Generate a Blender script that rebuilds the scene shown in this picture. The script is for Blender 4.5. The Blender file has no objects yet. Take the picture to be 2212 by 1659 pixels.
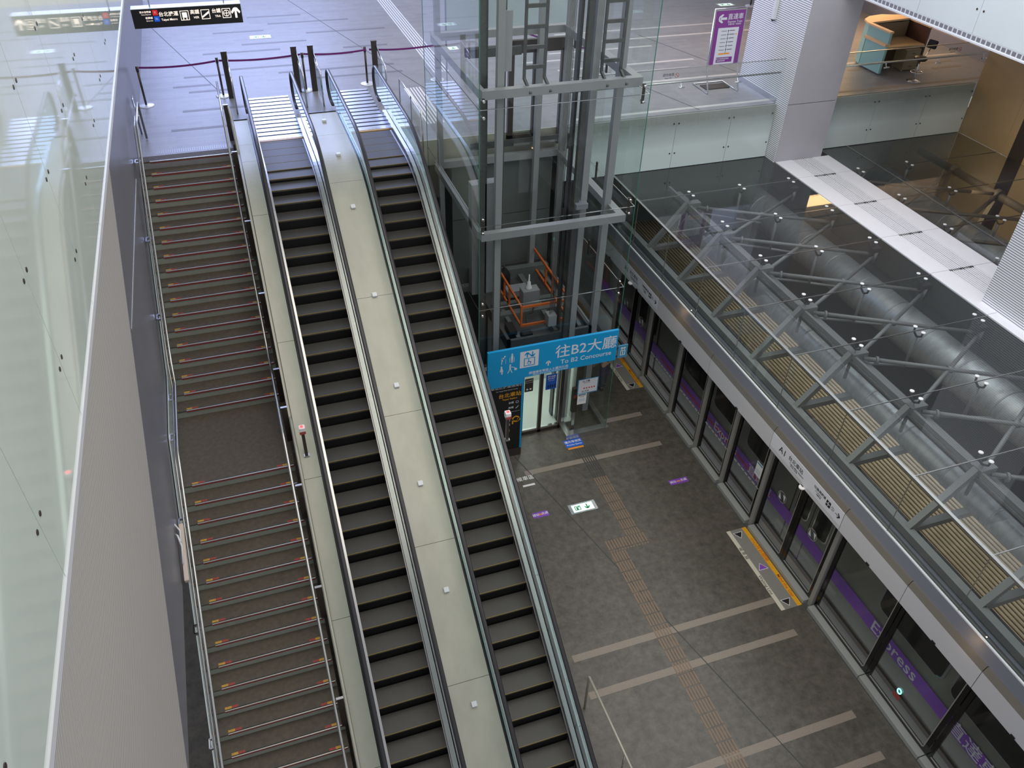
import bpy, bmesh, math, random
from mathutils import Vector, Matrix
random.seed(7)
S = bpy.context.scene
COL = S.collection

# ---------------------------------------------------------------- camera
F_PX = 1757.06
cam_d = bpy.data.cameras.new('camera')
cam_d.sensor_fit = 'HORIZONTAL'
cam_d.sensor_width = 36.0
cam_d.lens = F_PX / 2212.0 * 36.0
cam_d.clip_start = 0.05
cam_d.clip_end = 300
cam = bpy.data.objects.new('camera', cam_d)
cam.location = (-0.5787, -17.7687, 7.7830)
cam.rotation_euler = (math.radians(50.9573), math.radians(-1.5913), math.radians(-18.9074))
COL.objects.link(cam)
S.camera = cam

# ---------------------------------------------------------------- world, lights, exposure
W = bpy.data.worlds.new('world')
S.world = W
W.use_nodes = True
bgn = W.node_tree.nodes['Background']
bgn.inputs[0].default_value = (0.90, 0.92, 1.0, 1)
bgn.inputs[1].default_value = 0.62
S.view_settings.view_transform = 'Standard'
S.view_settings.look = 'None'
S.view_settings.exposure = 0.0
S.view_settings.gamma = 1.0
S.view_settings.use_curve_mapping = False
S.cycles.max_bounces = 8
S.cycles.transparent_max_bounces = 24


def area(name, loc, target, sx, sy, power, col):
    d = bpy.data.lights.new(name, 'AREA')
    d.shape = 'RECTANGLE'
    d.size = sx
    d.size_y = sy
    d.energy = power
    d.color = col
    o = bpy.data.objects.new(name, d)
    o.location = loc
    o.rotation_euler = (Vector(target) - Vector(loc)).to_track_quat('-Z', 'Y').to_euler()
    COL.objects.link(o)
    return o


def point(name, loc, power, col, r=0.05):
    d = bpy.data.lights.new(name, 'POINT')
    d.energy = power
    d.color = col
    d.shadow_soft_size = r
    o = bpy.data.objects.new(name, d)
    o.location = loc
    COL.objects.link(o)
    return o


# unseen area lights added for assumed daylight, giving the concourse its blue sheen
area('window_daylight', (0.5, 22, 8.5), (0.5, 4, -0.25), 9, 9, 2200, (0.42, 0.52, 1.0))  # stands in for an assumed window facade; no window is modelled
area('window_skylight', (-0.5, 8, 8.0), (0.5, 6.5, -0.25), 7, 6, 190, (0.40, 0.52, 1.0))  # second assumed daylight source overhead; no skylight is modelled
# unseen overhead area lights added above the platform void, concourse and tracks
area('hall_lamps', (3, -8, 13), (3, -7, 0), 10, 12, 850, (1.0, 0.92, 0.80))  # soft box added to light the stairs and platform from above
area('concourse_lamps', (11, 6, 7), (11, 5, -0.25), 8, 6, 290, (1.0, 0.92, 0.87))  # fill added to light the concourse floor; no fixtures modelled
area('warm_concourse_lamps', (19.5, 5, 3.2), (19.5, 3.5, -0.25), 5, 4, 620, (1.0, 0.62, 0.30))  # warm fill added to brighten the counter end; no fixtures modelled
area('track_lamps', (12.5, -6, 7.5), (12.8, -5, -2), 5, 9, 420, (0.92, 0.95, 1.0))  # fill added to brighten the dim train and roof bay

# ---------------------------------------------------------------- materials


def srgb(r, g, b):
    f = lambda c: (c / 255) / 12.92 if c / 255 <= 0.04045 else (((c / 255) + 0.055) / 1.055) ** 2.4
    return (f(r), f(g), f(b), 1)


def new_mat(name):
    m = bpy.data.materials.new(name)
    m.use_nodes = True
    nt = m.node_tree
    b = nt.nodes['Principled BSDF']
    return m, nt, b


def mat(name, rgb, rough=0.5, metal=0.0, var=0.0, scale=6.0, bump=0.0, spec=0.5, stretch=None, emit=0):
    m, nt, b = new_mat(name)
    c = srgb(*rgb)
    b.inputs['Base Color'].default_value = c
    b.inputs['Roughness'].default_value = rough
    b.inputs['Metallic'].default_value = metal
    b.inputs['Specular IOR Level'].default_value = spec
    if emit:
        b.inputs['Emission Color'].default_value = c
        b.inputs['Emission Strength'].default_value = emit
    if var or bump:
        tc = nt.nodes.new('ShaderNodeTexCoord')
        mp = nt.nodes.new('ShaderNodeMapping')
        if stretch:
            mp.inputs['Scale'].default_value = stretch
        nz = nt.nodes.new('ShaderNodeTexNoise')
        nz.inputs['Scale'].default_value = scale
        nz.inputs['Detail'].default_value = 8
        nz.inputs['Roughness'].default_value = 0.62
        nt.links.new(tc.outputs['Object'], mp.inputs[0])
        nt.links.new(mp.outputs[0], nz.inputs[0])
        if var:
            cr = nt.nodes.new('ShaderNodeValToRGB')
            cr.color_ramp.elements[0].position = 0.32
            cr.color_ramp.elements[1].position = 0.68
            cr.color_ramp.elements[0].color = tuple(v * (1 - var) for v in c[:3]) + (1,)
            cr.color_ramp.elements[1].color = tuple(min(1, v * (1 + var)) for v in c[:3]) + (1,)
            nt.links.new(nz.outputs[0], cr.inputs[0])
            nt.links.new(cr.outputs[0], b.inputs['Base Color'])
        if bump:
            bp = nt.nodes.new('ShaderNodeBump')
            bp.inputs['Strength'].default_value = bump
            bp.inputs['Distance'].default_value = 0.01
            nt.links.new(nz.outputs[0], bp.inputs['Height'])
            nt.links.new(bp.outputs[0], b.inputs['Normal'])
    return m


def glass(name, tint=(0.90, 0.96, 0.94), ior=1.45, haze=0.0, hazecol=(0.8, 0.85, 0.85)):
    """thin pane built as a solid sheet: the front face tints and reflects, the far face lets through"""
    m = bpy.data.materials.new(name)
    m.use_nodes = True
    nt = m.node_tree
    nt.nodes.clear()
    N = nt.nodes.new
    L = nt.links.new
    out = N('ShaderNodeOutputMaterial')
    tr = N('ShaderNodeBsdfTransparent')
    tr.inputs[0].default_value = tint + (1,)
    clear = N('ShaderNodeBsdfTransparent')
    gl = N('ShaderNodeBsdfGlossy')
    gl.inputs[0].default_value = (1, 1, 1, 1)
    gl.inputs['Roughness'].default_value = 0.02
    fr = N('ShaderNodeFresnel')
    fr.inputs[0].default_value = ior
    mx = N('ShaderNodeMixShader')
    L(fr.outputs[0], mx.inputs[0])
    L(gl.outputs[0], mx.inputs[2])
    if haze:
        df = N('ShaderNodeBsdfDiffuse')
        df.inputs[0].default_value = hazecol + (1,)
        m2 = N('ShaderNodeMixShader')
        m2.inputs[0].default_value = haze
        L(tr.outputs[0], m2.inputs[1])
        L(df.outputs[0], m2.inputs[2])
        L(m2.outputs[0], mx.inputs[1])
    else:
        L(tr.outputs[0], mx.inputs[1])
    geo = N('ShaderNodeNewGeometry')
    fin = N('ShaderNodeMixShader')
    L(geo.outputs['Backfacing'], fin.inputs[0])
    L(mx.outputs[0], fin.inputs[1])
    L(clear.outputs[0], fin.inputs[2])
    L(fin.outputs[0], out.inputs[0])
    return m


def stripes(name, c1, c2, axis, period, duty=0.5, rough=0.4, metal=0.5, bump=0.6):
    """fine parallel ribs along one object axis"""
    m, nt, b = new_mat(name)
    tc = nt.nodes.new('ShaderNodeTexCoord')
    sp = nt.nodes.new('ShaderNodeSeparateXYZ')
    nt.links.new(tc.outputs['Object'], sp.inputs[0])
    a = nt.nodes.new('ShaderNodeMath')
    a.operation = 'DIVIDE'
    a.inputs[1].default_value = period
    nt.links.new(sp.outputs[axis], a.inputs[0])
    f = nt.nodes.new('ShaderNodeMath')
    f.operation = 'FRACT'
    nt.links.new(a.outputs[0], f.inputs[0])
    g = nt.nodes.new('ShaderNodeMath')
    g.operation = 'GREATER_THAN'
    g.inputs[1].default_value = duty
    nt.links.new(f.outputs[0], g.inputs[0])
    mx = nt.nodes.new('ShaderNodeMix')
    mx.data_type = 'RGBA'
    mx.inputs['A'].default_value = srgb(*c1)
    mx.inputs['B'].default_value = srgb(*c2)
    nt.links.new(g.outputs[0], mx.inputs['Factor'])
    nt.links.new(mx.outputs['Result'], b.inputs['Base Color'])
    b.inputs['Roughness'].default_value = rough
    b.inputs['Metallic'].default_value = metal
    if bump:
        bp = nt.nodes.new('ShaderNodeBump')
        bp.inputs['Strength'].default_value = bump
        bp.inputs['Distance'].default_value = period * 0.3
        bp.invert = True
        nt.links.new(g.outputs[0], bp.inputs['Height'])
        nt.links.new(bp.outputs[0], b.inputs['Normal'])
    return m


def tiles(name, c1, c2, mortar, bw, rh, ms=0.004, rough=0.45, noise=0.25, nscale=5, bias=0.0, rot=0.0):
    m, nt, b = new_mat(name)
    tc = nt.nodes.new('ShaderNodeTexCoord')
    mp = nt.nodes.new('ShaderNodeMapping')
    mp.inputs['Rotation'].default_value = (0, 0, rot)
    nt.links.new(tc.outputs['Object'], mp.inputs[0])
    br = nt.nodes.new('ShaderNodeTexBrick')
    br.inputs['Color1'].default_value = srgb(*c1)
    br.inputs['Color2'].default_value = srgb(*c2)
    br.inputs['Mortar'].default_value = srgb(*mortar)
    br.inputs['Scale'].default_value = 1.0
    br.inputs['Mortar Size'].default_value = ms
    br.inputs['Bias'].default_value = bias
    br.inputs['Brick Width'].default_value = bw
    br.inputs['Row Height'].default_value = rh
    nt.links.new(mp.outputs[0], br.inputs[0])
    nz = nt.nodes.new('ShaderNodeTexNoise')
    nz.inputs['Scale'].default_value = nscale
    nz.inputs['Detail'].default_value = 10
    nz.inputs['Roughness'].default_value = 0.7
    nt.links.new(tc.outputs['Object'], nz.inputs[0])
    mr = nt.nodes.new('ShaderNodeMapRange')
    mr.inputs['From Min'].default_value = 0.3
    mr.inputs['From Max'].default_value = 0.7
    mr.inputs['To Min'].default_value = 1 - noise
    mr.inputs['To Max'].default_value = 1 + noise
    nt.links.new(nz.outputs[0], mr.inputs[0])
    hv = nt.nodes.new('ShaderNodeVectorMath')
    hv.operation = 'SCALE'
    nt.links.new(br.outputs[0], hv.inputs[0])
    nt.links.new(mr.outputs[0], hv.inputs['Scale'])
    nt.links.new(hv.outputs[0], b.inputs['Base Color'])
    b.inputs['Roughness'].default_value = rough
    return m


M = dict(
    plat=tiles('platform_stone', (84, 80, 72), (90, 85, 77), (78, 74, 67), 0.9, 0.45, 0.003, 0.42, 0.42, 5.5),
    conc=tiles('concourse_stone', (142, 141, 144), (122, 121, 125), (128, 127, 131), 1.25, 0.16, 0.004, 0.42, 0.10, 3.0, -0.55),
    stripe=mat('pale_granite_stripe', (140, 130, 118), 0.6, var=0.25, scale=90),
    darkstone=mat('dark_stone', (108, 106, 108), 0.5, var=0.2, scale=30),
    tact=mat('tan_tactile', (128, 108, 88), 0.55),
    tactdark=mat('dark_tactile', (70, 68, 64), 0.5),
    tread=mat('stair_tread_stone', (86, 78, 67), 0.7, var=0.18, scale=12),
    riser=mat('stair_riser_grey_green', (150, 155, 142), 0.55, var=0.06, scale=9),
    nosing=mat('aluminium_nosing', (205, 202, 190), 0.35, 0.7),
    nosered=mat('dark_red_nosing_band', (138, 52, 54), 0.7, var=0.3, scale=40),
    yellow=mat('worn_yellow', (192, 150, 62), 0.7, var=0.2, scale=30),
    redp=mat('worn_red', (160, 70, 62), 0.7, var=0.2, scale=30),
    steelc=mat('brushed_steel_cream', (178, 176, 162), 0.42, 0.2, var=0.07, scale=2.2, stretch=(1.5, 0.5, 1)),
    steel=mat('brushed_steel', (190, 190, 188), 0.25, 0.9),
    chrome=mat('polished_steel', (225, 225, 228), 0.12, 1.0),
    steeld=mat('dark_bronze_steel', (84, 76, 72), 0.35, 0.6),
    black=mat('black_rubber', (42, 40, 44), 0.3),
    blackp=mat('black_paint', (22, 22, 24), 0.35),
    step=stripes('grooved_step_tread', (100, 97, 93), (62, 60, 58), 0, 0.009, 0.5, 0.5, 0.35, 0.4),
    stepr=stripes('grooved_step_riser', (30, 28, 27), (14, 13, 13), 0, 0.009, 0.5, 0.5, 0.3, 0.4),
    stepedge=mat('step_yellow_edge', (132, 112, 62), 0.6),
    plate=mat('landing_plate_steel', (196, 200, 210), 0.27, 0.6, var=0.03, scale=2),
    groovedark=mat('landing_groove', (44, 46, 58), 0.85, spec=0.1),
    disc=mat('stanchion_disc', (226, 228, 236), 0.3, 0.2),
    cstripe=mat('concourse_pale_stripe', (196, 192, 190), 0.5, var=0.06, scale=8),
    comb=mat('yellow_comb', (196, 150, 48), 0.4),
    fascia=mat('back_painted_glass', (226, 237, 226), 0.035, 0.0, var=0.04, scale=0.8, spec=1.0),
    fasciar=mat('white_back_painted_glass', (214, 222, 224), 0.06, 0.0, var=0.02, scale=0.8, spec=0.7),
    white=mat('white_aluminium', (226, 228, 232), 0.4, 0.1),
    joint=mat('dark_joint', (60, 66, 62), 0.6),
    ribw=stripes('horizontal_ribbed_metal', (236, 230, 222), (172, 168, 162), 2, 0.034, 0.6, 0.34, 0.12, 0.5),
    ribp=stripes('ribbed_pillar_metal', (250, 251, 255), (120, 122, 134), 2, 0.052, 0.66, 0.34, 0.1, 0.5),
    smoothw=mat('smooth_grey_metal', (132, 132, 140), 0.32, 0.15, var=0.05, scale=1.2),
    pillar=mat('pillar_metal', (176, 174, 180), 0.4, 0.1, var=0.03, scale=2),
    frost=mat('frosted_glass', (206, 218, 216), 0.12, 0.0, var=0.04, scale=1.4, spec=0.8),
    beam=mat('white_gutter_metal', (236, 236, 240), 0.5, 0.0, var=0.02, scale=3),
    groove=mat('gutter_grooves', (190, 196, 214), 0.5),
    header=mat('header_silver', (206, 207, 212), 0.38, 0.12),
    headerb=mat('header_bevel_silver', (140, 134, 126), 0.3, 0.5),
    band=mat('header_band_grey', (124, 128, 140), 0.5, 0.0),
    sill=mat('door_sill_steel', (166, 170, 166), 0.45, 0.15),
    post=mat('door_post_steel', (160, 159, 154), 0.38, 0.2),
    lgrey=mat('lift_frame_grey', (148, 148, 151), 0.45, 0.08),
    dgrey=mat('dark_machine_grey', (86, 86, 86), 0.5, 0.4, var=0.15, scale=14),
    mgrey=mat('mid_grey_panel', (104, 108, 106), 0.45, 0.1, var=0.05, scale=3),
    orange=mat('orange_rail', (206, 100, 38), 0.5),
    duct=mat('spiral_duct', (158, 160, 160), 0.42, 0.5, var=0.16, scale=3, stretch=(1, 3, 1)),
    truss=mat('truss_grey_paint', (122, 122, 122), 0.5, 0.2),
    trussb=mat('truss_brown_paint', (98, 88, 78), 0.5, 0.2),  # truss grey with the brown light of the far bay put into the colour
    trainroof=mat('train_roof_tan', (224, 200, 166), 0.45, 0.05, var=0.10, scale=3),
    trainside=mat('train_stainless', (128, 130, 124), 0.4, 0.2, var=0.05, scale=2),
    traindark=mat('train_window_black', (20, 24, 26), 0.08),
    purple=mat('purple_vinyl', (134, 78, 190), 0.45),
    purpled=mat('sign_purple', (128, 58, 140), 0.5),
    belt=mat('purple_belt', (120, 36, 118), 0.7),
    cyan=mat('sign_blue', (14, 150, 208), 0.4),
    cyand=mat('sign_blue_side', (70, 140, 176), 0.4),
    blue=mat('poster_blue', (30, 96, 200), 0.5),
    wht=mat('white_print', (236, 236, 236), 0.5),
    pale=mat('sign_white_panel', (214, 216, 224), 0.4),
    ink=mat('black_print', (26, 26, 28), 0.5),
    gold=mat('yellow_print', (232, 168, 40), 0.5),
    orangep=mat('orange_print', (236, 150, 50), 0.5),
    redink=mat('red_print', (196, 40, 44), 0.5),
    amber=mat('platform_yellow', (232, 168, 22), 0.5),
    rust=mat('orange_red_print', (206, 92, 24), 0.5),
    bone=mat('platform_cream_line', (212, 208, 190), 0.55),
    grit=mat('grey_grit', (134, 132, 126), 0.7, var=0.15, scale=60),
    green=mat('exit_green', (44, 150, 96), 0.5),
    mint=mat('mint_laminate', (150, 196, 188), 0.5),
    cream=mat('cream_laminate', (232, 196, 150), 0.5),
    desk=mat('desk_stone', (196, 168, 124), 0.4, var=0.1, scale=4),
    brown=mat('brown_panel', (84, 56, 46), 0.5),
    cab=mat('drawer_unit_grey', (128, 114, 92), 0.5),
    warmwall=mat('amber_wall_panel', (168, 146, 112), 0.4, var=0.06, scale=1.5),
    skin=mat('skin', (196, 150, 120), 0.6),
    navy=mat('navy_cloth', (44, 50, 70), 0.8),
    shoe=mat('grey_shoe', (150, 130, 124), 0.6),
    dark=mat('dark_void', (30, 27, 25), 0.8),
    lit=mat('lift_light_panel', (255, 255, 250), 0.5, emit=2.2),
    car=mat('lift_car_white', (206, 214, 208), 0.4),
    redled=mat('red_led', (255, 60, 60), 0.4, emit=3),
    cyanled=mat('cyan_led', (120, 240, 230), 0.4, emit=3),
    lamp=mat('luminaire_diffuser', (222, 206, 190), 0.5),
    lampglow=mat('sign_lit_white', (255, 240, 226), 0.5, emit=1.0),
    exitglow=mat('exit_sign_lit', (222, 250, 235), 0.5, emit=0.9),
    metroR=mat('line_red', (214, 36, 40), 0.5, emit=0.5),
    metroB=mat('line_blue', (20, 90, 214), 0.5, emit=0.5),
    wire=mat('grey_cable', (120, 118, 116), 0.5, 0.3),
    black2=mat('black_frame_glass', (12, 12, 14), 0.12),
    darkm=mat('dark_cast_metal', (66, 66, 70), 0.45, 0.3),
    slabgrey=mat('streaked_slab_edge', (122, 126, 116), 0.7, var=0.22, scale=7, stretch=(6, 1, 0.4)),
    tape=mat('white_dashes', (200, 192, 200), 0.5),
)
M['gclear'] = glass('clear_glass', (0.90, 0.95, 0.93), 1.42)
M['groof'] = glass('roof_glass', (0.84, 0.88, 0.88), 1.52, 0.02, (0.75, 0.8, 0.85))
M['gdoor'] = glass('screen_door_glass', (0.80, 0.82, 0.80), 1.40)
M['ggreen'] = glass('green_tinted_glass', (0.62, 0.80, 0.76), 1.42, 0.10, (0.55, 0.78, 0.72))
M['gedge'] = mat('glass_edge_green', (60, 120, 100), 0.2)
def gradient_frost():
    """frosted print on the pane that thins out towards the floor line"""
    m, nt, b = new_mat('graded_frosted_glass')
    b.inputs['Base Color'].default_value = srgb(206, 218, 216)
    b.inputs['Roughness'].default_value = 0.12
    tc = nt.nodes.new('ShaderNodeTexCoord')
    sp = nt.nodes.new('ShaderNodeSeparateXYZ')
    nt.links.new(tc.outputs['Object'], sp.inputs[0])
    mr = nt.nodes.new('ShaderNodeMapRange')
    mr.inputs['From Min'].default_value = -1.15
    mr.inputs['From Max'].default_value = -0.45
    mr.inputs['To Min'].default_value = 1.0
    mr.inputs['To Max'].default_value = 0.18
    nt.links.new(sp.outputs[2], mr.inputs[0])
    nt.links.new(mr.outputs[0], b.inputs['Alpha'])
    return m


M['gradfrost'] = gradient_frost()
M['gfrost'] = glass('translucent_glass', (0.62, 0.74, 0.72), 1.45, 0.5, (0.58, 0.68, 0.68))

# ---------------------------------------------------------------- mesh helpers


class MB:
    def __init__(self):
        self.b = bmesh.new()

    def box(self, x0, x1, y0, y1, z0, z1):
        v = [self.b.verts.new(p) for p in
             [(x0, y0, z0), (x1, y0, z0), (x1, y1, z0), (x0, y1, z0),
              (x0, y0, z1), (x1, y0, z1), (x1, y1, z1), (x0, y1, z1)]]
        for f in [(3, 2, 1, 0), (4, 5, 6, 7), (0, 1, 5, 4), (1, 2, 6, 5), (2, 3, 7, 6), (3, 0, 4, 7)]:
            self.b.faces.new([v[i] for i in f])
        return self

    def bar(self, p, q, w, h, up=(0, 0, 1)):
        """rectangular bar from p to q, w across, h along up"""
        p = Vector(p); q = Vector(q)
        d = (q - p).normalized()
        up = Vector(up)
        s = d.cross(up)
        if s.length < 1e-5:
            s = d.cross(Vector((0, 1, 0)))
        s.normalize()
        u = s.cross(d).normalized()
        v = []
        for c in (p, q):
            for a, b in ((-1, -1), (1, -1), (1, 1), (-1, 1)):
                v.append(self.b.verts.new(c + s * (a * w / 2) + u * (b * h / 2)))
        for f in [(3, 2, 1, 0), (4, 5, 6, 7), (0, 1, 5, 4), (1, 2, 6, 5), (2, 3, 7, 6), (3, 0, 4, 7)]:
            self.b.faces.new([v[i] for i in f])
        return self

    def tube(self, pts, r, n=10, closed=False):
        pts = [Vector(p) for p in pts]
        rings = []
        N = len(pts)
        ref = None
        for i, p in enumerate(pts):
            if closed:
                d = pts[(i + 1) % N] - pts[i - 1]
            elif i == 0:
                d = pts[1] - p
            elif i == N - 1:
                d = p - pts[-2]
            else:
                d = (pts[i + 1] - p).normalized() + (p - pts[i - 1]).normalized()
            d.normalize()
            if ref is None:
                a = Vector((0, 0, 1)) if abs(d.z) < 0.9 else Vector((1, 0, 0))
                ref = d.cross(a).normalized()
            s = (ref - d * ref.dot(d)).normalized()
            ref = s
            t = d.cross(s)
            rr = r[i] if isinstance(r, (list, tuple)) else r
            rings.append([self.b.verts.new(p + (s * math.cos(2 * math.pi * k / n) + t * math.sin(2 * math.pi * k / n)) * rr) for k in range(n)])
        m = N if closed else N - 1
        for i in range(m):
            A, B = rings[i], rings[(i + 1) % N]
            for k in range(n):
                f = self.b.faces.new([A[k], A[(k + 1) % n], B[(k + 1) % n], B[k]])
                f.smooth = True
        if not closed:
            self.b.faces.new(rings[0][::-1])
            self.b.faces.new(rings[-1])
        return self

    def lathe(self, prof, c, n=20):
        c = Vector(c)
        rings = [[self.b.verts.new(c + Vector((r * math.cos(2 * math.pi * k / n), r * math.sin(2 * math.pi * k / n), z))) for k in range(n)] for r, z in prof]
        for A, B in zip(rings, rings[1:]):
            for k in range(n):
                f = self.b.faces.new([A[k], A[(k + 1) % n], B[(k + 1) % n], B[k]])
                f.smooth = True
        self.b.faces.new(rings[0][::-1])
        self.b.faces.new(rings[-1])
        return self

    def ribbon(self, yz, x0, x1, thick, nrm=None):
        """sweep a strip x0..x1 along a polyline of (y, z), thickness downwards"""
        top, bot = [], []
        for i, (y, z) in enumerate(yz):
            a = yz[max(0, i - 1)]; b = yz[min(len(yz) - 1, i + 1)]
            d = Vector((b[0] - a[0], b[1] - a[1])).normalized()
            n = Vector((-d.y, d.x))
            if n.y < 0 or (abs(n.y) < 1e-6 and n.x > 0):
                n = -n
            if nrm == 'z':
                n = Vector((0, 1))
            top.append([self.b.verts.new((x, y, z)) for x in (x0, x1)])
            bot.append([self.b.verts.new((x, y - n.x * thick, z - n.y * thick)) for x in (x0, x1)])
        for i in range(len(yz) - 1):
            for quad in ([top[i][0], top[i][1], top[i + 1][1], top[i + 1][0]],
                         [bot[i][0], bot[i + 1][0], bot[i + 1][1], bot[i][1]],
                         [top[i][0], top[i + 1][0], bot[i + 1][0], bot[i][0]],
                         [top[i][1], bot[i][1], bot[i + 1][1], top[i + 1][1]]):
                self.b.faces.new(quad)
        self.b.faces.new([top[0][0], bot[0][0], bot[0][1], top[0][1]])
        self.b.faces.new([top[-1][0], top[-1][1], bot[-1][1], bot[-1][0]])
        return self

    def prism_x(self, poly, x0, x1):
        a = [self.b.verts.new((x0, y, z)) for y, z in poly]
        c = [self.b.verts.new((x1, y, z)) for y, z in poly]
        n = len(poly)
        self.b.faces.new(a[::-1]); self.b.faces.new(c)
        for i in range(n):
            self.b.faces.new([a[i], a[(i + 1) % n], c[(i + 1) % n], c[i]])
        return self

    def prism_z(self, poly, z0, z1):
        a = [self.b.verts.new((x, y, z0)) for x, y in poly]
        c = [self.b.verts.new((x, y, z1)) for x, y in poly]
        n = len(poly)
        self.b.faces.new(a[::-1]); self.b.faces.new(c)
        for i in range(n):
            self.b.faces.new([a[i], a[(i + 1) % n], c[(i + 1) % n], c[i]])
        return self

    def build(self, name, m, parent=None, bevel=0.0):
        bmesh.ops.recalc_face_normals(self.b, faces=self.b.faces[:])
        if bevel:
            es = [e for e in self.b.edges if len(e.link_faces) == 2 and e.calc_face_angle(0) > 0.9]
            bmesh.ops.bevel(self.b, geom=es, offset=bevel, segments=2, affect='EDGES')
        me = bpy.data.meshes.new(name)
        self.b.to_mesh(me)
        self.b.free()
        o = bpy.data.objects.new(name, me)
        me.materials.append(M[m] if isinstance(m, str) else m)
        COL.objects.link(o)
        if parent is not None:
            o.parent = parent
            o.matrix_parent_inverse = Matrix.Translation(-Vector(parent.location)) if parent.type == 'EMPTY' and parent.parent is None else Matrix.Identity(4)
        return o


def tag(o, label=None, cat=None, group=None, kind=None):
    if label: o['label'] = label
    if cat: o['category'] = cat
    if group: o['group'] = group
    if kind: o['kind'] = kind
    return o


def thing(name, loc, label, cat, group=None):
    """an Empty at the thing's base; children are built in world coordinates"""
    o = bpy.data.objects.new(name, None)
    o.location = loc
    o.empty_display_size = 0.1
    COL.objects.link(o)
    return tag(o, label, cat, group)


def struct(name, mb, m):
    return tag(mb.build(name, m), kind='structure')


def rename(o, name):
    o.name = name
    return o


def copy_tree(o, loc, label=None):
    """copy of a thing with its parts (and their sub-parts)"""
    r = o.copy()
    COL.objects.link(r)
    r.location = loc
    if label: r['label'] = label
    for ch in list(o.children):
        c = ch.copy(); COL.objects.link(c); c.parent = r
        c.matrix_parent_inverse = ch.matrix_parent_inverse.copy()
        for g in ch.children:
            d = g.copy(); COL.objects.link(d); d.parent = c
    return r


def text_mesh(items):
    """items: (string, size, x, y, align); one mesh in the XY plane"""
    bm = bmesh.new()
    for s, size, x, y, al in items:
        cu = bpy.data.curves.new('t', 'FONT')
        cu.body = s
        cu.size = size
        cu.align_x = al
        cu.align_y = 'CENTER'
        cu.extrude = 0.0008
        cu.offset = size * 0.006
        cu.resolution_u = 2
        ob = bpy.data.objects.new('t', cu)
        COL.objects.link(ob)
        bpy.context.view_layer.update()
        dg = bpy.context.evaluated_depsgraph_get()
        me = bpy.data.meshes.new_from_object(ob.evaluated_get(dg))
        me.transform(Matrix.Translation((x, y, 0)))
        bm.from_mesh(me)
        bpy.data.meshes.remove(me)
        bpy.data.objects.remove(ob)
        bpy.data.curves.remove(cu)
    return bm


def plane_mat(origin, right, up):
    r = Vector(right).normalized(); u = Vector(up).normalized(); n = r.cross(u)
    m = Matrix((r, u, n)).transposed().to_4x4()
    m.translation = Vector(origin)
    return m


def lettering(items, m, frame, parent, bold=0.0, name='lettering'):
    bm = text_mesh(items)
    bmesh.ops.transform(bm, matrix=frame, verts=bm.verts)
    me = bpy.data.meshes.new(name)
    bm.to_mesh(me); bm.free()
    me.materials.append(M[m])
    o = bpy.data.objects.new(name, me)
    COL.objects.link(o)
    if parent is not None:
        o.parent = parent
        o.matrix_parent_inverse = Matrix.Translation(-Vector(parent.location)) if parent.type == 'EMPTY' else Matrix.Identity(4)
    return o


def shapes(polys, m, frame, parent, name='pictogram', t=0.0012):
    """flat polygons (lists of xy) extruded t, placed by frame"""
    b = MB()
    for p in polys:
        b.prism_z(p, 0, t)
    bmesh.ops.transform(b.b, matrix=frame, verts=b.b.verts)
    return b.build(name, m, parent)


def rect(x0, y0, x1, y1): return [(x0, y0), (x1, y0), (x1, y1), (x0, y1)]
def circ(cx, cy, r, n=20): return [(cx + r * math.cos(2 * math.pi * k / n), cy + r * math.sin(2 * math.pi * k / n)) for k in range(n)]
def frame_rects(x0, y0, x1, y1, w): return [rect(x0, y0, x1, y0 + w), rect(x0, y1 - w, x1, y1), rect(x0, y0 + w, x0 + w, y1 - w), rect(x1 - w, y0 + w, x1, y1 - w)]


def ring_polys(cx, cy, r, w, n=20):
    out = []
    for k in range(n):
        a, b = 2 * math.pi * k / n, 2 * math.pi * (k + 1) / n
        out.append([(cx + (r - w) * math.cos(a), cy + (r - w) * math.sin(a)), (cx + r * math.cos(a), cy + r * math.sin(a)),
                    (cx + r * math.cos(b), cy + r * math.sin(b)), (cx + (r - w) * math.cos(b), cy + (r - w) * math.sin(b))])
    return out


def arrow_polys(cx, cy, s, ang, w=0.16):
    """arrow with open head; ang = direction of the tip"""
    def tr(p):
        x, y = p
        return (cx + s * (x * math.cos(ang) - y * math.sin(ang)), cy + s * (x * math.sin(ang) + y * math.cos(ang)))
    shaft = [(-0.5, -w / 2), (0.36, -w / 2), (0.36, w / 2), (-0.5, w / 2)]
    h1 = [(0.5, 0), (0.5 - w * 0.2, w * 0.9), (0.08, 0.46), (-0.10, 0.36), (0.3, 0.0)]
    h2 = [(x, -y) for x, y in h1][::-1]
    return [[tr(p) for p in shaft], [tr(p) for p in h1], [tr(p) for p in h2]]


ZU, ZP = -0.25, -7.10
T30 = math.tan(math.radians(30))

# ================================================================ SETTING
b = MB(); b.box(-9, 9.38, -20, 9, ZP - 0.3, ZP)
struct('floor', b, 'plat')
# concourse slab, its edge follows the stair and escalator heads
slab = MB(); slab.box(-3.2, 3.62, 2.14, 16, ZU - 0.45, ZU)
slab.box(-3.2, -0.62, 1.63, 2.14, ZU - 0.45, ZU)
slab.box(3.62, 3.9, 1.2, 16, ZU - 0.45, ZU)
slab.box(3.9, 7.55, 1.2, 16, ZU - 0.45, ZU)
slab.box(7.55, 26, 1.2, 16, ZU - 0.45, ZU)
struct('floor', slab, 'conc')
b = MB(); b.box(3.62, 3.9, 1.16, 1.2, -1.8, ZU - .001).box(3.9, 7.55, 1.16, 1.2, -0.9, ZU - .001)
struct('trim_1', b, 'steelc')
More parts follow.
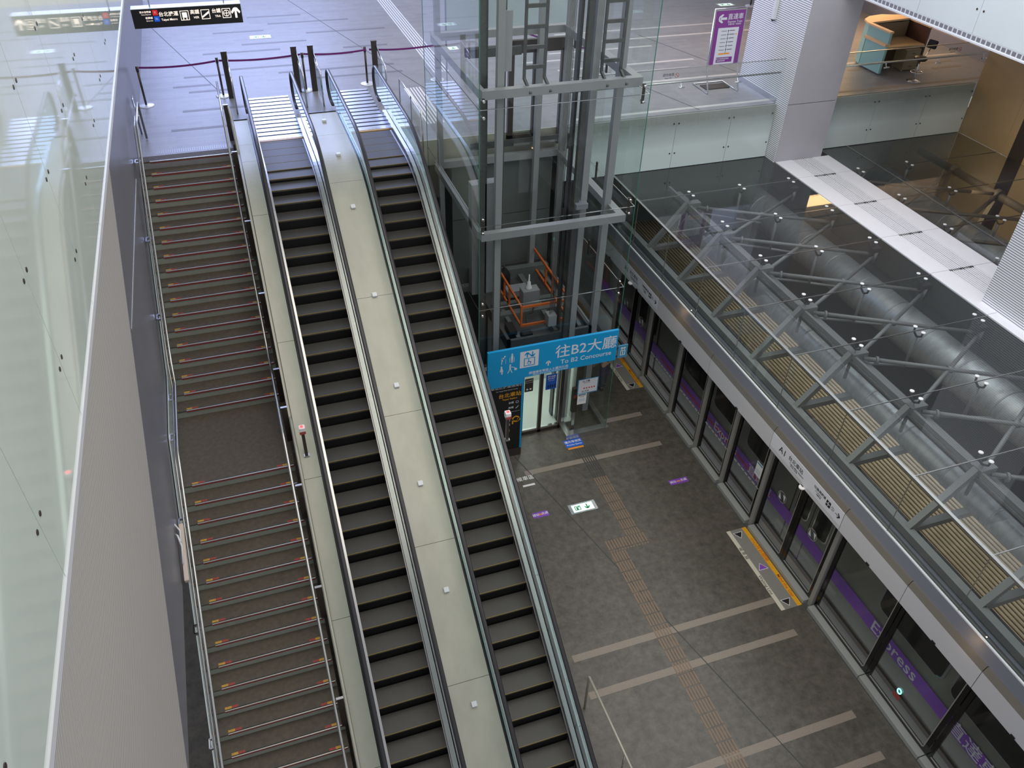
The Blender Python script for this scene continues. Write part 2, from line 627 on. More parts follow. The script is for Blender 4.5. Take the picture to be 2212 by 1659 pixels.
# lower end wall under the concourse and far walls
b = MB(); b.box(-9, 9.7, 6.0, 6.2, ZP, ZU - 0.45).box(9.3, 9.4, 3.8, 6.0, ZP, ZU - 0.45)
struct('wall_back', b, 'mgrey')
b = MB(); b.box(9.3, 23, 3.6, 3.8, -8.5, ZU - 0.45)
struct('wall_back_track', b, 'mgrey')
b = MB(); b.box(7.6, 21.0, 1.13, 1.19, -1.70, ZU - 0.01)
struct('slab_edge', b, 'slabgrey')
b = MB(); b.box(21.02, 21.06, 1.13, 3.6, -4.4, -1.8)
struct('wall_right_lower', b, 'warmwall')
b = MB(); b.box(9.2, 9.3, -20, -15.5, ZP, -3).box(-9, -8.8, -20, 6, ZP, -1)
struct('wall_far_left', b, 'mgrey')
b = MB(); b.box(9.3, 23, 1.25, 3.6, -1.9, -1.8)
struct('ceiling', b, 'dgrey')
b = MB(); b.box(14.15, 14.3, -20, 1.2, -10, -2.5)
struct('wall_track_side', b, 'mgrey')
b = MB(); b.box(9.38, 21.2, -20, 6, -8.6, -8.4)
struct('floor', b, 'dark')
# floor inlays on the platform
def inlay(name, x0, x1, y0, y1, m, z=ZP, h=0.002):
    return struct(name, MB().box(x0, x1, y0, y1, z, z + h), m)
n = 0
for x0, x1, y0, y1 in [(4.05, 8.84, -9.48, -9.32), (4.05, 8.84, -10.34, -10.18), (4.05, 8.86, -12.29, -12.13),
                       (4.9, 8.78, -4.27, -4.0), (7.7, 8.80, -3.0, -2.75), (4.05, 8.86, -13.15, -12.99)]:
    if y0 == -4.27: y0 = -4.16
    if y0 == -3.0: y0 = -2.91
    inlay('floor_stripe', x0, x1, y0, y1, 'stripe')
# thin diagonal expansion joint across the platform
b = MB(); b.bar((4.6, -2.45, ZP + .0015), (7.75, -14.6, ZP + .0015), 0.022, 0.003)
struct('floor_joint', b, 'joint')
# rows of the concourse: pale stripes and dark planks
for x0, x1, y in [(7.9, 15.2, 1.42), (8.6, 22.5, 3.6), (9.3, 13.1, 4.5), (9.0, 13.6, 5.2), (9.3, 12.9, 6.75), (10.5, 19.5, 7.6), (10.2, 22.0, 8.6),
                  (8.2, 9.9, 6.1), (17.8, 19.0, 3.0), (16, 22.6, 1.42), (20.3, 21.8, 3.0), (20.6, 21.7, 2.5), (15.9, 18.0, 5.2)]:
    inlay('floor_stripe', x0, x1, y, y + 0.13, 'cstripe' if x0 < 15.5 else 'stripe', ZU)
for i, (x0, x1, y) in enumerate([(-1.6, -0.5, 7.2), (-1.9, -0.9, 6.45), (-1.5, -0.4, 5.95), (-1.7, 0.2, 4.55), (-2.0, 0.0, 3.3), (0.2, 2.2, 9.9), (0.3, 3.4, 8.3), (-1.0, 1.3, 9.2),
                                 (1.2, 3.9, 12.0), (-0.6, 1.0, 11.3), (1.0, 4.4, 7.0), (2.3, 4.9, 10.7), (-0.3, 1.6, 7.6), (3.2, 4.6, 8.9), (2.0, 4.5, 6.3), (0.6, 2.4, 12.9)]):
    inlay('floor_plank', x0, x1, y, y + 0.14, 'darkstone', ZU)
b = MB(); b.bar((-2.6, 13.0, ZU + .0015), (-0.55, 5.3, ZU + .0015), 0.02, 0.003).bar((2.2, 15.0, ZU + .0015), (5.0, 3.9, ZU + .0015), 0.02, 0.003)
b.bar((13.0, 8.0, ZU + .0015), (14.5, 3.2, ZU + .0015), 0.02, 0.003).bar((9.8, 6.6, ZU + .0015), (11.6, 1.3, ZU + .0015), 0.02, 0.003)
struct('floor_joint', b, 'joint')

# ---- left side: glass fascia of the floor above, ribbed wall, smooth wall
XF = -2.35
ys = [13.0 - 1.88 * k for k in range(0)] + []
jy = [-16.93, -15.05, -13.17, -11.27, -9.36, -7.52, -5.65, -3.77, -1.89, 0.0, 1.88, 3.76]
edges = [-18.8] + jy + [5.0]
for i in range(len(edges) - 1):
    y0, y1 = edges[i] + 0.006, edges[i + 1] - 0.006
    p = MB(); p.box(XF - 0.03, XF, y0, y1, 2.80, 8.6)
    o = struct('wall_left', p, 'fascia')
    dts = MB()
    for z in (3.39, 4.27, 5.15, 6.03):
        for yy in (y0 + 0.085, y1 - 0.085):
            dts.tube([(XF - 0.002, yy, z), (XF + 0.006, yy, z)], 0.022, 12)
    d = dts.build('glass_bolts', 'steeld', o)
b = MB(); b.box(XF - 0.05, XF - 0.032, -18.8, 5.0, 2.76, 8.6)
struct('wall_left_backing', b, 'joint')
b = MB(); b.box(XF - 0.06, XF + 0.015, -18.8, 5.0, 2.72, 2.80)
struct('trim_2', b, 'white')
b = MB(); b.box(-2.9, XF - 0.06, -18.8, 5.0, 2.80, 2.86)
struct('ceiling', b, 'white')
# ribbed upper wall cut by an edge parallel to the stairs
def ribz(y): return 1.02 + 0.56 * (y + 4.16)
b = MB(); b.prism_x([(-19, ribz(-19)), (-0.9, ribz(-0.9)), (-0.9, 2.8), (-19, 2.8)], -2.9, -2.70)
struct('wall_left_ribbed', b, 'ribw')
b = MB(); b.prism_x([(-19, -3.5), (1.0, -3.5), (1.0, ZU - 0.45), (16, ZU - 0.45), (16, 2.8), (-19, 2.8)], -2.92, -2.75)
struct('wall_left_smooth', b, 'smoothw')
b = MB(); b.box(-2.751, -2.742, -5.4, 0.5, -0.18, -0.13)
struct('trim_3', b, 'nosing')
# right hand fascia of the floor above
XR = 14.87
for i in range(9):
    y1 = 0.66 - 1.0 if i == 0 else -1.92 - 1.74 * (i - 1) - 0.006
    y0 = -1.92 - 1.74 * i + 0.006
    if i == 0: y0, y1 = -1.914, 0.64
    if y0 < -13: break
    p = MB(); p.box(XR, XR + 0.03, y0, y1, 2.88, 6.5)
    o = struct('wall_right', p, 'fasciar')
    dts = MB()
    for yy in (y0 + 0.09, y1 - 0.09):
        for z in (3.36, 4.3): dts.tube([(XR - 0.006, yy, z), (XR + 0.002, yy, z)], 0.024, 12)
    dts.build('glass_bolts', 'steeld', o)
b = MB(); b.box(XR - 0.015, XR + 0.08, -13, 0.64, 2.72, 2.755); struct('trim_4', b, 'white')
b = MB()
for k in range(95):
    y = 0.6 - k * 0.14
    b.box(XR + 0.0, XR + 0.02, y - 0.05, y + 0.05, 2.775, 2.86)
struct('trim_5', b, 'smoothw')
b = MB(); b.box(XR + 0.004, XR + 0.08, -13, 0.64, 2.755, 2.88); struct('trim_6', b, 'white')
b = MB(); b.box(XR + 0.1, 24, -13, 16, 2.9, 3.1); struct('ceiling', b, 'white')

# pillars
def pillar_struct(x0, x1, y0, y1, z0, z1, zj, nm):
    b = MB(); b.box(x0 + 0.012, x1, y0, y1, z0, zj - 0.008).box(x0 + 0.012, x1, y0, y1, zj + 0.008, z1)
    o = struct('pillar_cladding', b, 'pillar')
    b = MB(); b.box(x0 + 0.03, x1 - 0.02, y0 + 0.02, y1 - 0.02, z0, z1); struct('pillar_core', b, 'joint')
    b = MB(); b.box(x0, x0 + 0.012, y0, y1 - 0.01, z0, z1); struct('pillar_ribbed_side', b, 'ribp')
pillar_struct(13.95, 15.56, 0.66, 3.15, -1.78, 2.88, -0.12, 'a')
b = MB(); b.box(13.935, 13.95, 1.2, 3.1, ZU, ZU + 0.14); struct('baseboard_pillar', b, 'steel')
pillar_struct(14.27, 15.9, -9.6, -7.0, -1.78, 2.7, 1.2, 'b')

# amber lit right wall and corner beyond the second roof
b = MB(); b.box(22.75, 22.9, 1.2, 16, ZU, 2.9); struct('wall_right_concourse', b, 'pillar')
b = MB(); b.box(22.7, 22.75, 1.2, 9, ZU, ZU + 0.35); struct('baseboard_right', b, 'smoothw')
for k in range(6):
    y1 = 1.12 - 1.75 * k
    b = MB(); b.box(21.02, 21.06, y1 - 1.74, y1 - 0.01, -1.78, 1.0); struct('wall_right_amber', b, 'warmwall')
    b = MB(); b.box(21.02, 21.06, y1 - 1.74, y1 - 0.01, -4.4, -1.80); struct('wall_right_amber', b, 'warmwall')
b = MB(); b.box(21.0, 21.35, -1.4, -0.9, -4.4, 1.0); struct('pillar_right', b, 'steeld')

# white beam with gutter grooves between the two glass roofs
b = MB(); b.box(14.04, 15.80, -14, 0.66, -2.5, -1.80); struct('roof_beam_core', b, 'joint')
bj = [0.66, -0.45, -2.21, -3.96, -5.70, -7.45, -9.2, -10.95, -12.7]
for y1, y0 in zip(bj, bj[1:]):
    b = MB(); b.box(14.02, 14.55, y0 + 0.006, y1 - 0.006, -1.80, -1.765).box(15.28, 15.82, y0 + 0.006, y1 - 0.006, -1.80, -1.765)
    for k in range(11):
        x = 14.565 + k * 0.0655 + (0.012 if k > 5 else 0)
        b.box(x, x + 0.040, y0 + 0.006, y1 - 0.006, -1.80, -1.772)
    struct('roof_beam_panel', b, 'beam')
b = MB()
for y0 in bj[1:]:
    for k in range(13): b.box(14.56 + k * 0.055, 14.58 + k * 0.055, y0 - 0.05, y0 + 0.01, -1.79, -1.762)
struct('trim_7', b, 'joint')

# ================================================================ STAIRS
SX0, SX1 = -2.74, -0.62
SY0, ST, SR, SL = 1.63, 0.325, 0.17575, 2.02
stair = thing('staircase', (-1.6, 1.6, ZU), 'long dark stone staircase with a mid landing left of the escalators', 'stairs')
def nose(k):
    if k <= 17: return SY0 - ST * k, ZU - SR * k
    j = k - 18
    return SY0 - ST * 17 - SL - ST * j, ZU - SR * (18 + j)
for k in range(0, 38):
    y, z = nose(k)
    yn = y - (ST if k != 17 else 0)          # front of this nosing is y ; tread of next step lies in front and below
    depth = (ST if k not in (0, 18) else (0.30 if k == 0 else SL))
    # tread behind this nosing
    y1 = y + depth
    b = MB(); b.box(SX0, SX1, y, y1 + 0.02, z - 0.03, z)
    if k == 0:
        b = MB(); b.box(SX0, SX1, y - 0.004, y + 0.30, z - 0.03, z + 0.001)
    s = b.build('step', 'tread', stair)
    MB().box(SX0, SX1, y + 0.012, y + 0.03, z - SR - 0.02, z - 0.03).build('riser', 'riser', s)
    b = MB(); b.box(-2.50, SX1 - 0.02, y - 0.006, y + 0.010, z - 0.012, z + 0.004)
    b.build('nosing_strip', 'nosing', s)
    b = MB(); b.box(-2.50, SX1 - 0.02, y - 0.002, y + 0.011, z - 0.050, z - 0.013)
    b.build('nosing_band', 'nosered', s)
    MB().box(-2.50, SX1 - 0.02, y + 0.010, y + 0.028, z + 0.0005, z + 0.003).build('grip_strip', 'blackp', s)
    if k > 0:
        for nm, mm, a_, c_ in (('yellow_mark', 'yellow', -2.50, -2.39), ('yellow_mark', 'yellow', SX1 - 0.22, SX1 - 0.12), ('red_mark', 'redp', -2.39, -2.28), ('red_mark', 'redp', SX1 - 0.33, SX1 - 0.22)):
            MB().box(a_, c_, y + 0.028, y + 0.075, z, z + 0.003).build(nm, mm, s)
        MB().box(-2.70, -2.66, y + 0.04, y + 0.075, z, z + 0.004).build('yellow_mark', 'yellow', s)
# raked underside of the flight
b = MB(); b.prism_x([(SY0, ZU - 0.2), (SY0, ZU - 0.5), (nose(17)[0] - .3, nose(18)[1] - .45), (nose(18)[0] - .1, nose(18)[1] - .45), (-12.6, ZP), (-12.3, ZP + .02), (nose(18)[0] + .05, nose(18)[1] - .22), (nose(17)[0] + .05, nose(18)[1] - .05)], SX0 + .01, SX1)
b.build('underside', 'mgrey', stair)

def snz(y):
    if y > nose(17)[0]: return ZU - 0.5408 * (SY0 - y)
    if y > nose(18)[0]: return nose(18)[1]
    return nose(18)[1] + 0.5408 * (y - nose(18)[0])

# left parapet of the stair (pale glass edge)
b = MB()
poly_t = [(1.1, snz(1.1) + 0.02), (-3.5, snz(-3.5) + 0.42), (-4.0, nose(18)[1] + 0.78), (-5.33, nose(18)[1] + 0.78), (-6.2, snz(-6.2) + .46), (-9.0, snz(-9) + 0.43), (-12.3, snz(-12.3) + 0.43)]
poly_b = [(-12.3, snz(-12.3) - 0.1), (-6.0, snz(-6) - 0.2), (-3.9, nose(18)[1] - 0.2), (1.1, snz(1.1) - 0.2)]
b.prism_x(poly_t + poly_b, -2.735, -2.715)
b.build('parapet', 'frost', stair)

# left handrail with square brackets
def rail_pts(xr, h, y0, y1, n=40):
    key = [nose(0)[0], nose(17)[0] + 0.0, nose(18)[0] + 0.0]
    yy = sorted(set([y0, y1] + [k for k in key if y1 < k < y0] + [y0 + (y1 - y0) * i / n for i in range(n + 1)]), reverse=True)
    return [(xr, y, (snz(y) if y < SY0 else ZU) + h) for y in yy]
hr = thing('stair_handrail', (-2.56, 2.4, ZU), 'stainless handrail with square wall brackets on the left of the stairs', 'handrail')
pts = [(-2.56, 3.0, ZU + 0.02), (-2.56, 3.0, ZU + 0.88), (-2.56, 2.9, ZU + 0.92)] + rail_pts(-2.56, 0.90, 2.2, -12.3)
MB().tube(pts, 0.026, 12).build('rail', 'steel', hr)
MB().tube([(x - 0.07, y, z - 0.10) for x, y, z in pts[2:]], 0.018, 10).build('lower_rail', 'steel', hr)
MB().tube([(-2.68, 3.35, ZU), (-2.68, 3.35, ZU + 0.92), (-2.66, 3.1, ZU + .92), (-2.6, 2.6, ZU + 0.6), (-2.56, 2.4, ZU + .8)], 0.02, 10).build('end_loop', 'steel', hr)
for y in (0.9, -0.9, -2.55, -4.1, -5.3, -6.95, -8.6, -10.2, -11.8):
    z = snz(y) + 0.72
    b = MB()
    for a, c in (((-.07, -.085), (.07, -.085)), ((.07, -.085), (.07, .085)), ((.07, .085), (-.07, .085)), ((-.07, .085), (-.07, -.085))):
        b.bar((-2.665 + a[0] * .75, y + a[1], z), (-2.665 + c[0] * .75, y + c[1], z), 0.024, 0.05)
    b.bar((-2.63, y, z), (-2.57, y, z + 0.16), 0.02, 0.02)
    b.build('bracket', 'chrome', hr)

# right handrail on flat posts
hr2 = thing('stair_handrail', (-0.70, 2.4, ZU), 'stainless handrail on flat dark posts between stairs and left escalator', 'handrail')
MB().tube([(-0.72, 4.1, ZU + .8), (-0.72, 3.95, ZU + .9)] + rail_pts(-0.72, 0.90, 2.3, -12.3), 0.025, 12).build('rail', 'steel', hr2)
MB().tube([(-0.56, 2.35, ZU + .84)] + rail_pts(-0.535, 0.62, 2.0, -12.3), 0.03, 8).build('lower_rail', 'steelc', hr2)
for i, y in enumerate([2.4, 0.75, -0.9, -2.5, -3.95, -5.2, -6.85, -8.5, -10.15, -11.8]):
    z = (snz(y) if y < SY0 else ZU)
    b = MB(); b.box(-0.67, -0.57, y - 0.02, y + 0.02, z + 0.0, z + 0.86)
    b.build('post', 'steeld', hr2)
    MB().box(-0.68, -0.56, y - 0.022, y + 0.022, z + 0.86, z + 0.875).build('post_cap', 'steel', hr2)

# ================================================================ ESCALATORS
def zn(y):
    if y >= 0.45: return -0.25
    if y > -1.2: return -3.55 + math.sqrt(10.89 - (0.45 - y) ** 2)
    if y > -11.83: return T30 * y
    if y > -12.83: return -5.1 - math.sqrt(max(0, 4 - (y + 12.83) ** 2))
    return -7.1
def yl(y0, y1, step=0.15):
    n = max(2, int(abs(y1 - y0) / step))
    return [y0 + (y1 - y0) * i / n for i in range(n + 1)]

def escalator(xc, phase, label, left):
    x0, x1 = xc - 0.52, xc + 0.52
    e = thing('escalator', (xc, 2.1, ZU), label, 'escalator', 'pair of escalators between concourse and platform')
    # steps
    y = 2.05 - ((2.05 - phase) % 0.4)
    first = None
    while y > -13.8:
        z = zn(y); zr = zn(y - 0.4)
        d = 0.4
        s = MB().box(x0, x1, y, y + d - 0.012, z - 0.04, z).build('step', 'step', e)
        MB().box(x0 + .002, x1 - .002, y + 0.008, y + 0.035, min(zr, z - 0.02) - 0.03, z - 0.01).build('riser', 'stepr', s)
        MB().box(x0, x1, y - 0.002, y + 0.010, z - 0.014, z + 0.0015).build('edge_line', 'stepedge', s)
        y -= 0.4
    # landing plate and comb
    lpl = MB().box(x0 - 0.02, x1 + 0.02, 2.30, 5.15, ZU - 0.005, ZU + 0.006).build('landing_plate', 'plate', e)
    b = MB()
    for k in range(11): b.box(x0 - 0.02, x1 + 0.02, 2.42 + 0.255 * k, 2.475 + 0.255 * k, ZU + 0.005, ZU + 0.009)
    b.build('grooves', 'groovedark', lpl)
    MB().box(x0, x1, 2.18, 2.30, ZU - 0.005, ZU + 0.012).build('comb_plate', 'steel', e)
    MB().box(x0, x1, 2.10, 2.18, ZU - 0.02, ZU + 0.008).build('comb', 'comb', e)
    prof = [(yy, zn(yy)) for yy in yl(2.9, -13.2)]
    for sgn, nm in ((-1, 'left'), (1, 'right')):
        xs = xc + sgn * 0.52
        a, c_ = sorted((xs, xs + sgn * 0.02))
        MB().ribbon([(yy, zz + 0.16) for yy, zz in prof], a, c_, 0.30, 'z').build('skirt', 'black', e)
        a, c_ = sorted((xs + sgn * 0.0, xs + sgn * 0.085))
        MB().ribbon([(yy, zz + 0.21) for yy, zz in prof], a, c_, 0.045).build('inner_deck', 'steel', e)
        xg = xc + sgn * 0.62
        # glass panels
        b = MB()
        gp = [(yy, zn(yy)) for yy in yl(4.25, -13.2, 0.12)]
        # glass rounded at the newel
        yy0 = 4.25
        for gy1, gy0 in [(4.1, 2.05), (2.03, 0.6), (0.58, -0.75), (-0.77, -2.2), (-2.22, -3.7), (-3.72, -5.2), (-5.22, -6.7), (-6.72, -8.2), (-8.22, -9.7), (-9.72, -11.2), (-11.22, -13.0)]:
            bb = MB(); pl = yl(gy1, gy0, 0.15)
            topz = [zn(v) + 0.90 for v in pl]; botz = [zn(v) + 0.2 for v in pl]
            if gy1 == 4.1:
                cy, cz, rr = 4.0, ZU + 0.55, 0.35
                arc = [(cy + rr * math.sin(t), cz + rr * math.cos(t)) for t in [math.pi * i / 12 for i in range(13)]]
                poly = [(v, t) for v, t in zip(pl[::-1], topz[::-1]) if v < cy] + arc + [(v, t) for v, t in zip(pl, botz) if v < cy]
            else:
                poly = list(zip(pl, topz)) + list(zip(pl[::-1], botz[::-1]))
            bb.prism_x(poly, xg - 0.005, xg + 0.005)
            bb.build('balustrade_glass', 'ggreen', e)
        # handrail with newel curve
        cy, cz, rr = 4.0, ZU + 0.55, 0.40
        hp = [(yy, zn(yy) + 0.95) for yy in yl(-13.2, 4.0, 0.12)]
        hp += [(cy + rr * math.sin(t), cz + rr * math.cos(t)) for t in [math.pi * i / 14 for i in range(1, 15)]]
        hp += [(3.7, ZU + 0.15)]
        b = MB()
        # flat oval section handrail
        rings = []
        sec = [(-0.04, -0.012), (-0.042, 0.006), (-0.030, 0.018), (0, 0.022), (0.030, 0.018), (0.042, 0.006), (0.04, -0.012)]
        for i, (py, pz) in enumerate(hp):
            q0 = hp[max(0, i - 1)]; q1 = hp[min(len(hp) - 1, i + 1)]
            d = Vector((q1[0] - q0[0], q1[1] - q0[1])).normalized()
            nn = Vector((-d.y, d.x))
            rings.append([b.b.verts.new((xg + sx, py + nn.x * sz, pz + nn.y * sz)) for sx, sz in sec])
        for A, B in zip(rings, rings[1:]):
            for k in range(len(sec)):
                f = b.b.faces.new([A[k], A[(k + 1) % len(sec)], B[(k + 1) % len(sec)], B[k]]); f.smooth = True
        b.b.faces.new(rings[0]); b.b.faces.new(rings[-1][::-1])
        b.build('handrail', 'black', e)
        # outer trim beside the glass
        a, c_ = sorted((xg + sgn * 0.012, xg + sgn * 0.045))
        MB().ribbon([(yy, zz + 0.27) for yy, zz in prof], a, c_, 0.04).build('outer_trim', 'blackp', e)
    # lower inner step-end strips
    for sgn in (-1, 1):
        a, c_ = sorted((xc + sgn * 0.505, xc + sgn * 0.52))
        MB().ribbon([(yy, zz + 0.03) for yy, zz in [(v, zn(v)) for v in yl(2.0, -13.0)]], a, c_, 0.03).build('step_guard', 'steel', e)
    # truss casing
    b = MB(); tp = [(v, zn(v) - 0.28) for v in yl(2.05, -13.0, 0.5)]
    poly = tp + [(v, max(ZP + .01, z - 0.75)) for v, z in reversed(tp) if z - 0.75 > ZP - 2]
    b.prism_x(poly, x0 - 0.08, x1 + 0.08)
    b.build('truss_casing', 'mgrey', e)
    return e

E1 = escalator(0.5, -0.0, 'left escalator of the pair, next to the staircase', True)
E2 = escalator(2.67, 0.07, 'right escalator of the pair, next to the glass lift shaft', False)

# deck cladding between and beside the escalators
def deck(label, xa, xb, off, ys_, m='steelc', name='deck_cladding'):
    t = thing(name, ((xa + xb) / 2, ys_[0], ZU), label, 'cladding')
    for y1, y0 in zip(ys_, ys_[1:]):
        MB().ribbon([(v, zn(v) + off) for v in yl(y1 - 0.003, y0 + 0.003, 0.12)], xa, xb, 0.05).build('panel', m, t)
    return t
yj = [2.85, 1.40, -0.75, -3.3, -5.6, -7.9, -10.1, -12.2]
D = deck('wide cream steel deck between the two escalators with square knobs', 1.175, 2.0, 0.30, yj)
MB().box(1.175, 2.0, 2.86, 2.90, ZU, ZU + 0.32).build('end_plate', 'black', D)
for y in (2.25, 0.19, -1.38, -3.28, -5.08, -6.88, -8.68, -10.45):
    z = zn(y) + 0.30
    s = T30 if y < -1.2 else (0.05 if y < 0.4 else 0)
    b = MB(); b.box(-0.048, 0.048, -0.048, 0.048, 0, 0.055)
    bmesh.ops.transform(b.b, matrix=Matrix.Translation((1.61, y, z)) @ Matrix.Rotation(math.atan(s), 4, 'X'), verts=b.b.verts)
    b.build('anti_slide_knob', 'white', D, 0.006)
D2 = deck('cream steel deck left of the left escalator with rumpled joints', -0.50, -0.175, 0.30, [2.85, 1.3, 0.35, -1.3, -3.9, -6.4, -8.7, -10.9, -12.6])
MB().box(-0.50, -0.175, 2.86, 2.90, ZU, ZU + 0.32).build('end_plate', 'black', D2)
MB().ribbon([(v, zn(v) + 0.26) for v in yl(2.8, -12.6, .2)], -0.56, -0.51, 0.03).build('edge_trim', 'steelc', D2)
MB().ribbon([(v, zn(v) + 0.28) for v in yl(2.8, -12.6, .2)], -0.515, -0.50, 0.9, 'z').build('side_panel', 'black', D2)
D3 = deck('narrow steel side trim on the right of the right escalator', 3.34, 3.47, 0.27, [2.85, 0.9, -1.6, -4.0, -6.4, -8.8, -11.2, -12.9], 'header')
MB().ribbon([(v, zn(v) + 0.26) for v in yl(2.8, -12.9, .2)], 3.47, 3.49, 1.25, 'z').build('side_panel', 'steelc', D3)

# emergency stop posts
def stop_post(x, y, label):
    z = zn(y) + 0.30
    t = thing('emergency_stop', (x, y, z), label, 'emergency stop button', 'emergency stop posts')
    MB().box(x - 0.03, x + 0.03, y - 0.02, y + 0.02, z, z + 0.62).build('post', 'steeld', t)
    MB().box(x - 0.05, x + 0.05, y - 0.04, y + 0.04, z - 0.01, z + 0.02).build('base', 'steel', t)
    b = MB().box(x - 0.055, x + 0.055, y - 0.06, y + 0.06, z + 0.60, z + 0.74).build('head', 'wht', t, 0.008)
    MB().tube([(x, y, z + 0.74), (x, y, z + 0.752)], 0.03, 16).build('button', 'redled', t)
    MB().box(x - 0.057, x + 0.057, y - 0.066, y - 0.06, z + 0.60, z + 0.66).build('front_label', 'redp', t)
stop_post(-0.37, -6.0, 'red emergency stop button on a post beside the left escalator')
stop_post(3.52, -6.45, 'red emergency stop button on a post right of the right escalator')

# ================================================================ CONCOURSE HEAD: barriers, stanchions, belts
def barrier(x, label, dx):
    t = thing('queue_barrier', (x, 5.3, ZU), label, 'barrier', 'flat post barriers at the escalator heads')
    MB().box(x - 0.075, x + 0.075, 5.28, 5.32, ZU, ZU + 1.20).build('post', 'steeld', t)
    MB().box(x - 0.08, x + 0.08, 5.26, 5.34, ZU + 1.2, ZU + 1.225).build('post_cap', 'steeld', t)
    MB().tube([(x + dx, 5.28, ZU + 1.08), (x + dx, 4.2, ZU + 0.90), (x + dx, 4.12, ZU + 0.84), (x + dx, 4.1, ZU)], 0.022, 10).build('rail', 'chrome', t)
    MB().box(x + dx - 0.005, x + dx + 0.005, 4.2, 5.2, ZU + 0.08, ZU + 0.86).build('glass', 'gclear', t)
barrier(-0.42, 'flat dark post barrier left of the left escalator head', 0.06)
barrier(1.36, 'flat dark post barrier right of the left escalator head', 0.06)
barrier(1.80, 'flat dark post barrier left of the right escalator head', 0.06)
barrier(3.52, 'flat dark post barrier right of the right escalator head', 0.06)

def stanchion(x, y, label, m='steeld'):
    t = thing('stanchion', (x, y, ZU), label, 'stanchion', 'belt stanchions across the concourse')
    MB().lathe([(0.20, 0), (0.20, 0.01), (0.17, 0.022), (0.03, 0.035)], (x, y, ZU), 28).build('base', 'disc', t)
    MB().tube([(x, y, ZU + 0.03), (x, y, ZU + 0.93)], 0.028, 14).build('pole', m, t)
    MB().tube([(x, y, ZU + 0.88), (x, y, ZU + 1.02)], 0.036, 14).build('belt_head', m, t)
sts = [(-2.58, 5.28, 'brown belt stanchion by the left wall beyond the stairs'),
       (-0.62, 5.52, 'belt stanchion behind the leftmost escalator barrier'),
       (1.58, 5.42, 'belt stanchion between the two middle escalator barriers'),
       (3.30, 5.52, 'belt stanchion behind the rightmost escalator barrier'),
       (5.30, 5.37, 'belt stanchion seen through the left side of the lift glass')]
for s in sts: stanchion(*s)
def belt(p, q, label, sag=0.05):
    b = MB(); n = 12
    prev = None
    for i in range(n + 1):
        f = i / n
        x = p[0] + (q[0] - p[0]) * f; y = p[1] + (q[1] - p[1]) * f; z = p[2] + (q[2] - p[2]) * f - sag * 4 * f * (1 - f)
        if prev: b.bar(prev, (x, y, z), 0.004, 0.05)
        prev = (x, y, z)
    tag(b.build('retractable_belt', 'belt'), label, 'belt', 'purple queue belts')
zb = ZU + 0.97
belt((-2.54, 5.30, zb), (-0.66, 5.38, zb), 'purple belt from the left wall stanchion to the next one')
belt((-0.58, 5.40, zb), (1.54, 5.42, zb), 'purple belt stretched behind the left escalator head')
belt((1.62, 5.43, zb), (3.32, 5.40, zb), 'purple belt stretched behind the right escalator head')
belt((3.40, 5.40, zb), (5.26, 5.37, zb), 'purple belt running in behind the lift glass')
belt((7.9, 6.6, zb), (9.4, 4.0, zb), 'purple belt seen through the lift shaft on the far side', 0.08)

# stair-head grating and tactile strip on the concourse
b = MB()
for k in range(34): b.box(-2.35 + k * 0.05, -2.335 + k * 0.05, 2.0, 2.22, ZU, ZU + 0.004)
tag(b.build('tactile_grating', 'smoothw'), 'short row of grey tactile bars on the floor at the stair head', 'tactile paving')
b = MB()
for k in range(6): b.box(5.36 + k * 0.085, 5.40 + k * 0.085, 6.0, 15.5, ZU, ZU + 0.006)
tag(b.build('tactile_strip', 'wht'), 'pale ribbed tactile strip leading away across the concourse floor', 'tactile paving')
b = MB()
for k in range(6): b.box(4.2 + k * 0.085, 4.24 + k * 0.085, 2.2, 4.9, ZU, ZU + 0.006)
tag(b.build('tactile_strip', 'wht'), 'pale ribbed tactile strip between escalator and lift on the concourse', 'tactile paving')
MBk = MB().tube([(3.75, 3.3, ZU), (3.75, 3.25, ZU + 0.84), (3.75, 3.19, ZU + 0.86), (3.75, 0.92, ZU + 0.86), (3.75, 0.86, ZU + 0.84), (3.75, 0.86, ZU - 0.6)], 0.02, 10)
rl = thing('guard_rail', (3.75, 2, ZU), 'slim stainless guard rail beside the head of the right escalator', 'railing')
MBk.build('rail', 'chrome', rl)
MB().tube([(3.75, 2.0, ZU), (3.75, 2.0, ZU + .86)], 0.014, 8).build('post', 'steeld', rl)
MB().box(3.72, 3.73, 0.95, 3.1, ZU + 0.05, ZU + .8).build('glass', 'gclear', rl)

# lit floor exit plates on the concourse
def floor_exit(x0, y0, w, h, label, z=ZU, group=None, rotpar=None):
    t = thing('floor_exit_sign', (x0 + w / 2, y0 + h / 2, z), label, 'floor sign', group)
    MB().box(x0, x0 + w, y0, y0 + h, z, z + 0.005).build('plate', 'steel', t)
    MB().box(x0 + 0.08, x0 + w - 0.08, y0 + 0.04, y0 + h - 0.04, z + 0.005, z + 0.007).build('lit_panel', 'exitglow', t)
    fr = plane_mat((x0, y0, z + 0.0075), (1, 0, 0), (0, 1, 0))
    shapes(arrow_polys(w * 0.66, h * 0.5, h * 0.5, -math.pi / 2, 0.2) + frame_rects(w * 0.2, h * 0.28, w * 0.42, h * 0.72, 0.02)
           + [rect(w * 0.26, h * 0.34, w * 0.33, h * 0.62), circ(w * 0.36, h * 0.6, 0.018, 10)], 'green', fr, t)
floor_exit(0.5, 10.48, 0.66, 0.36, 'lit white exit plate set in the bluish concourse floor')
floor_exit(6.1, 7.9, 0.66, 0.36, 'lit exit plate on the floor seen through the upper left lift glass')
floor_exit(17.65, 10.6, 0.7, 0.36, 'lit exit plate in the floor beyond the purple standing sign')
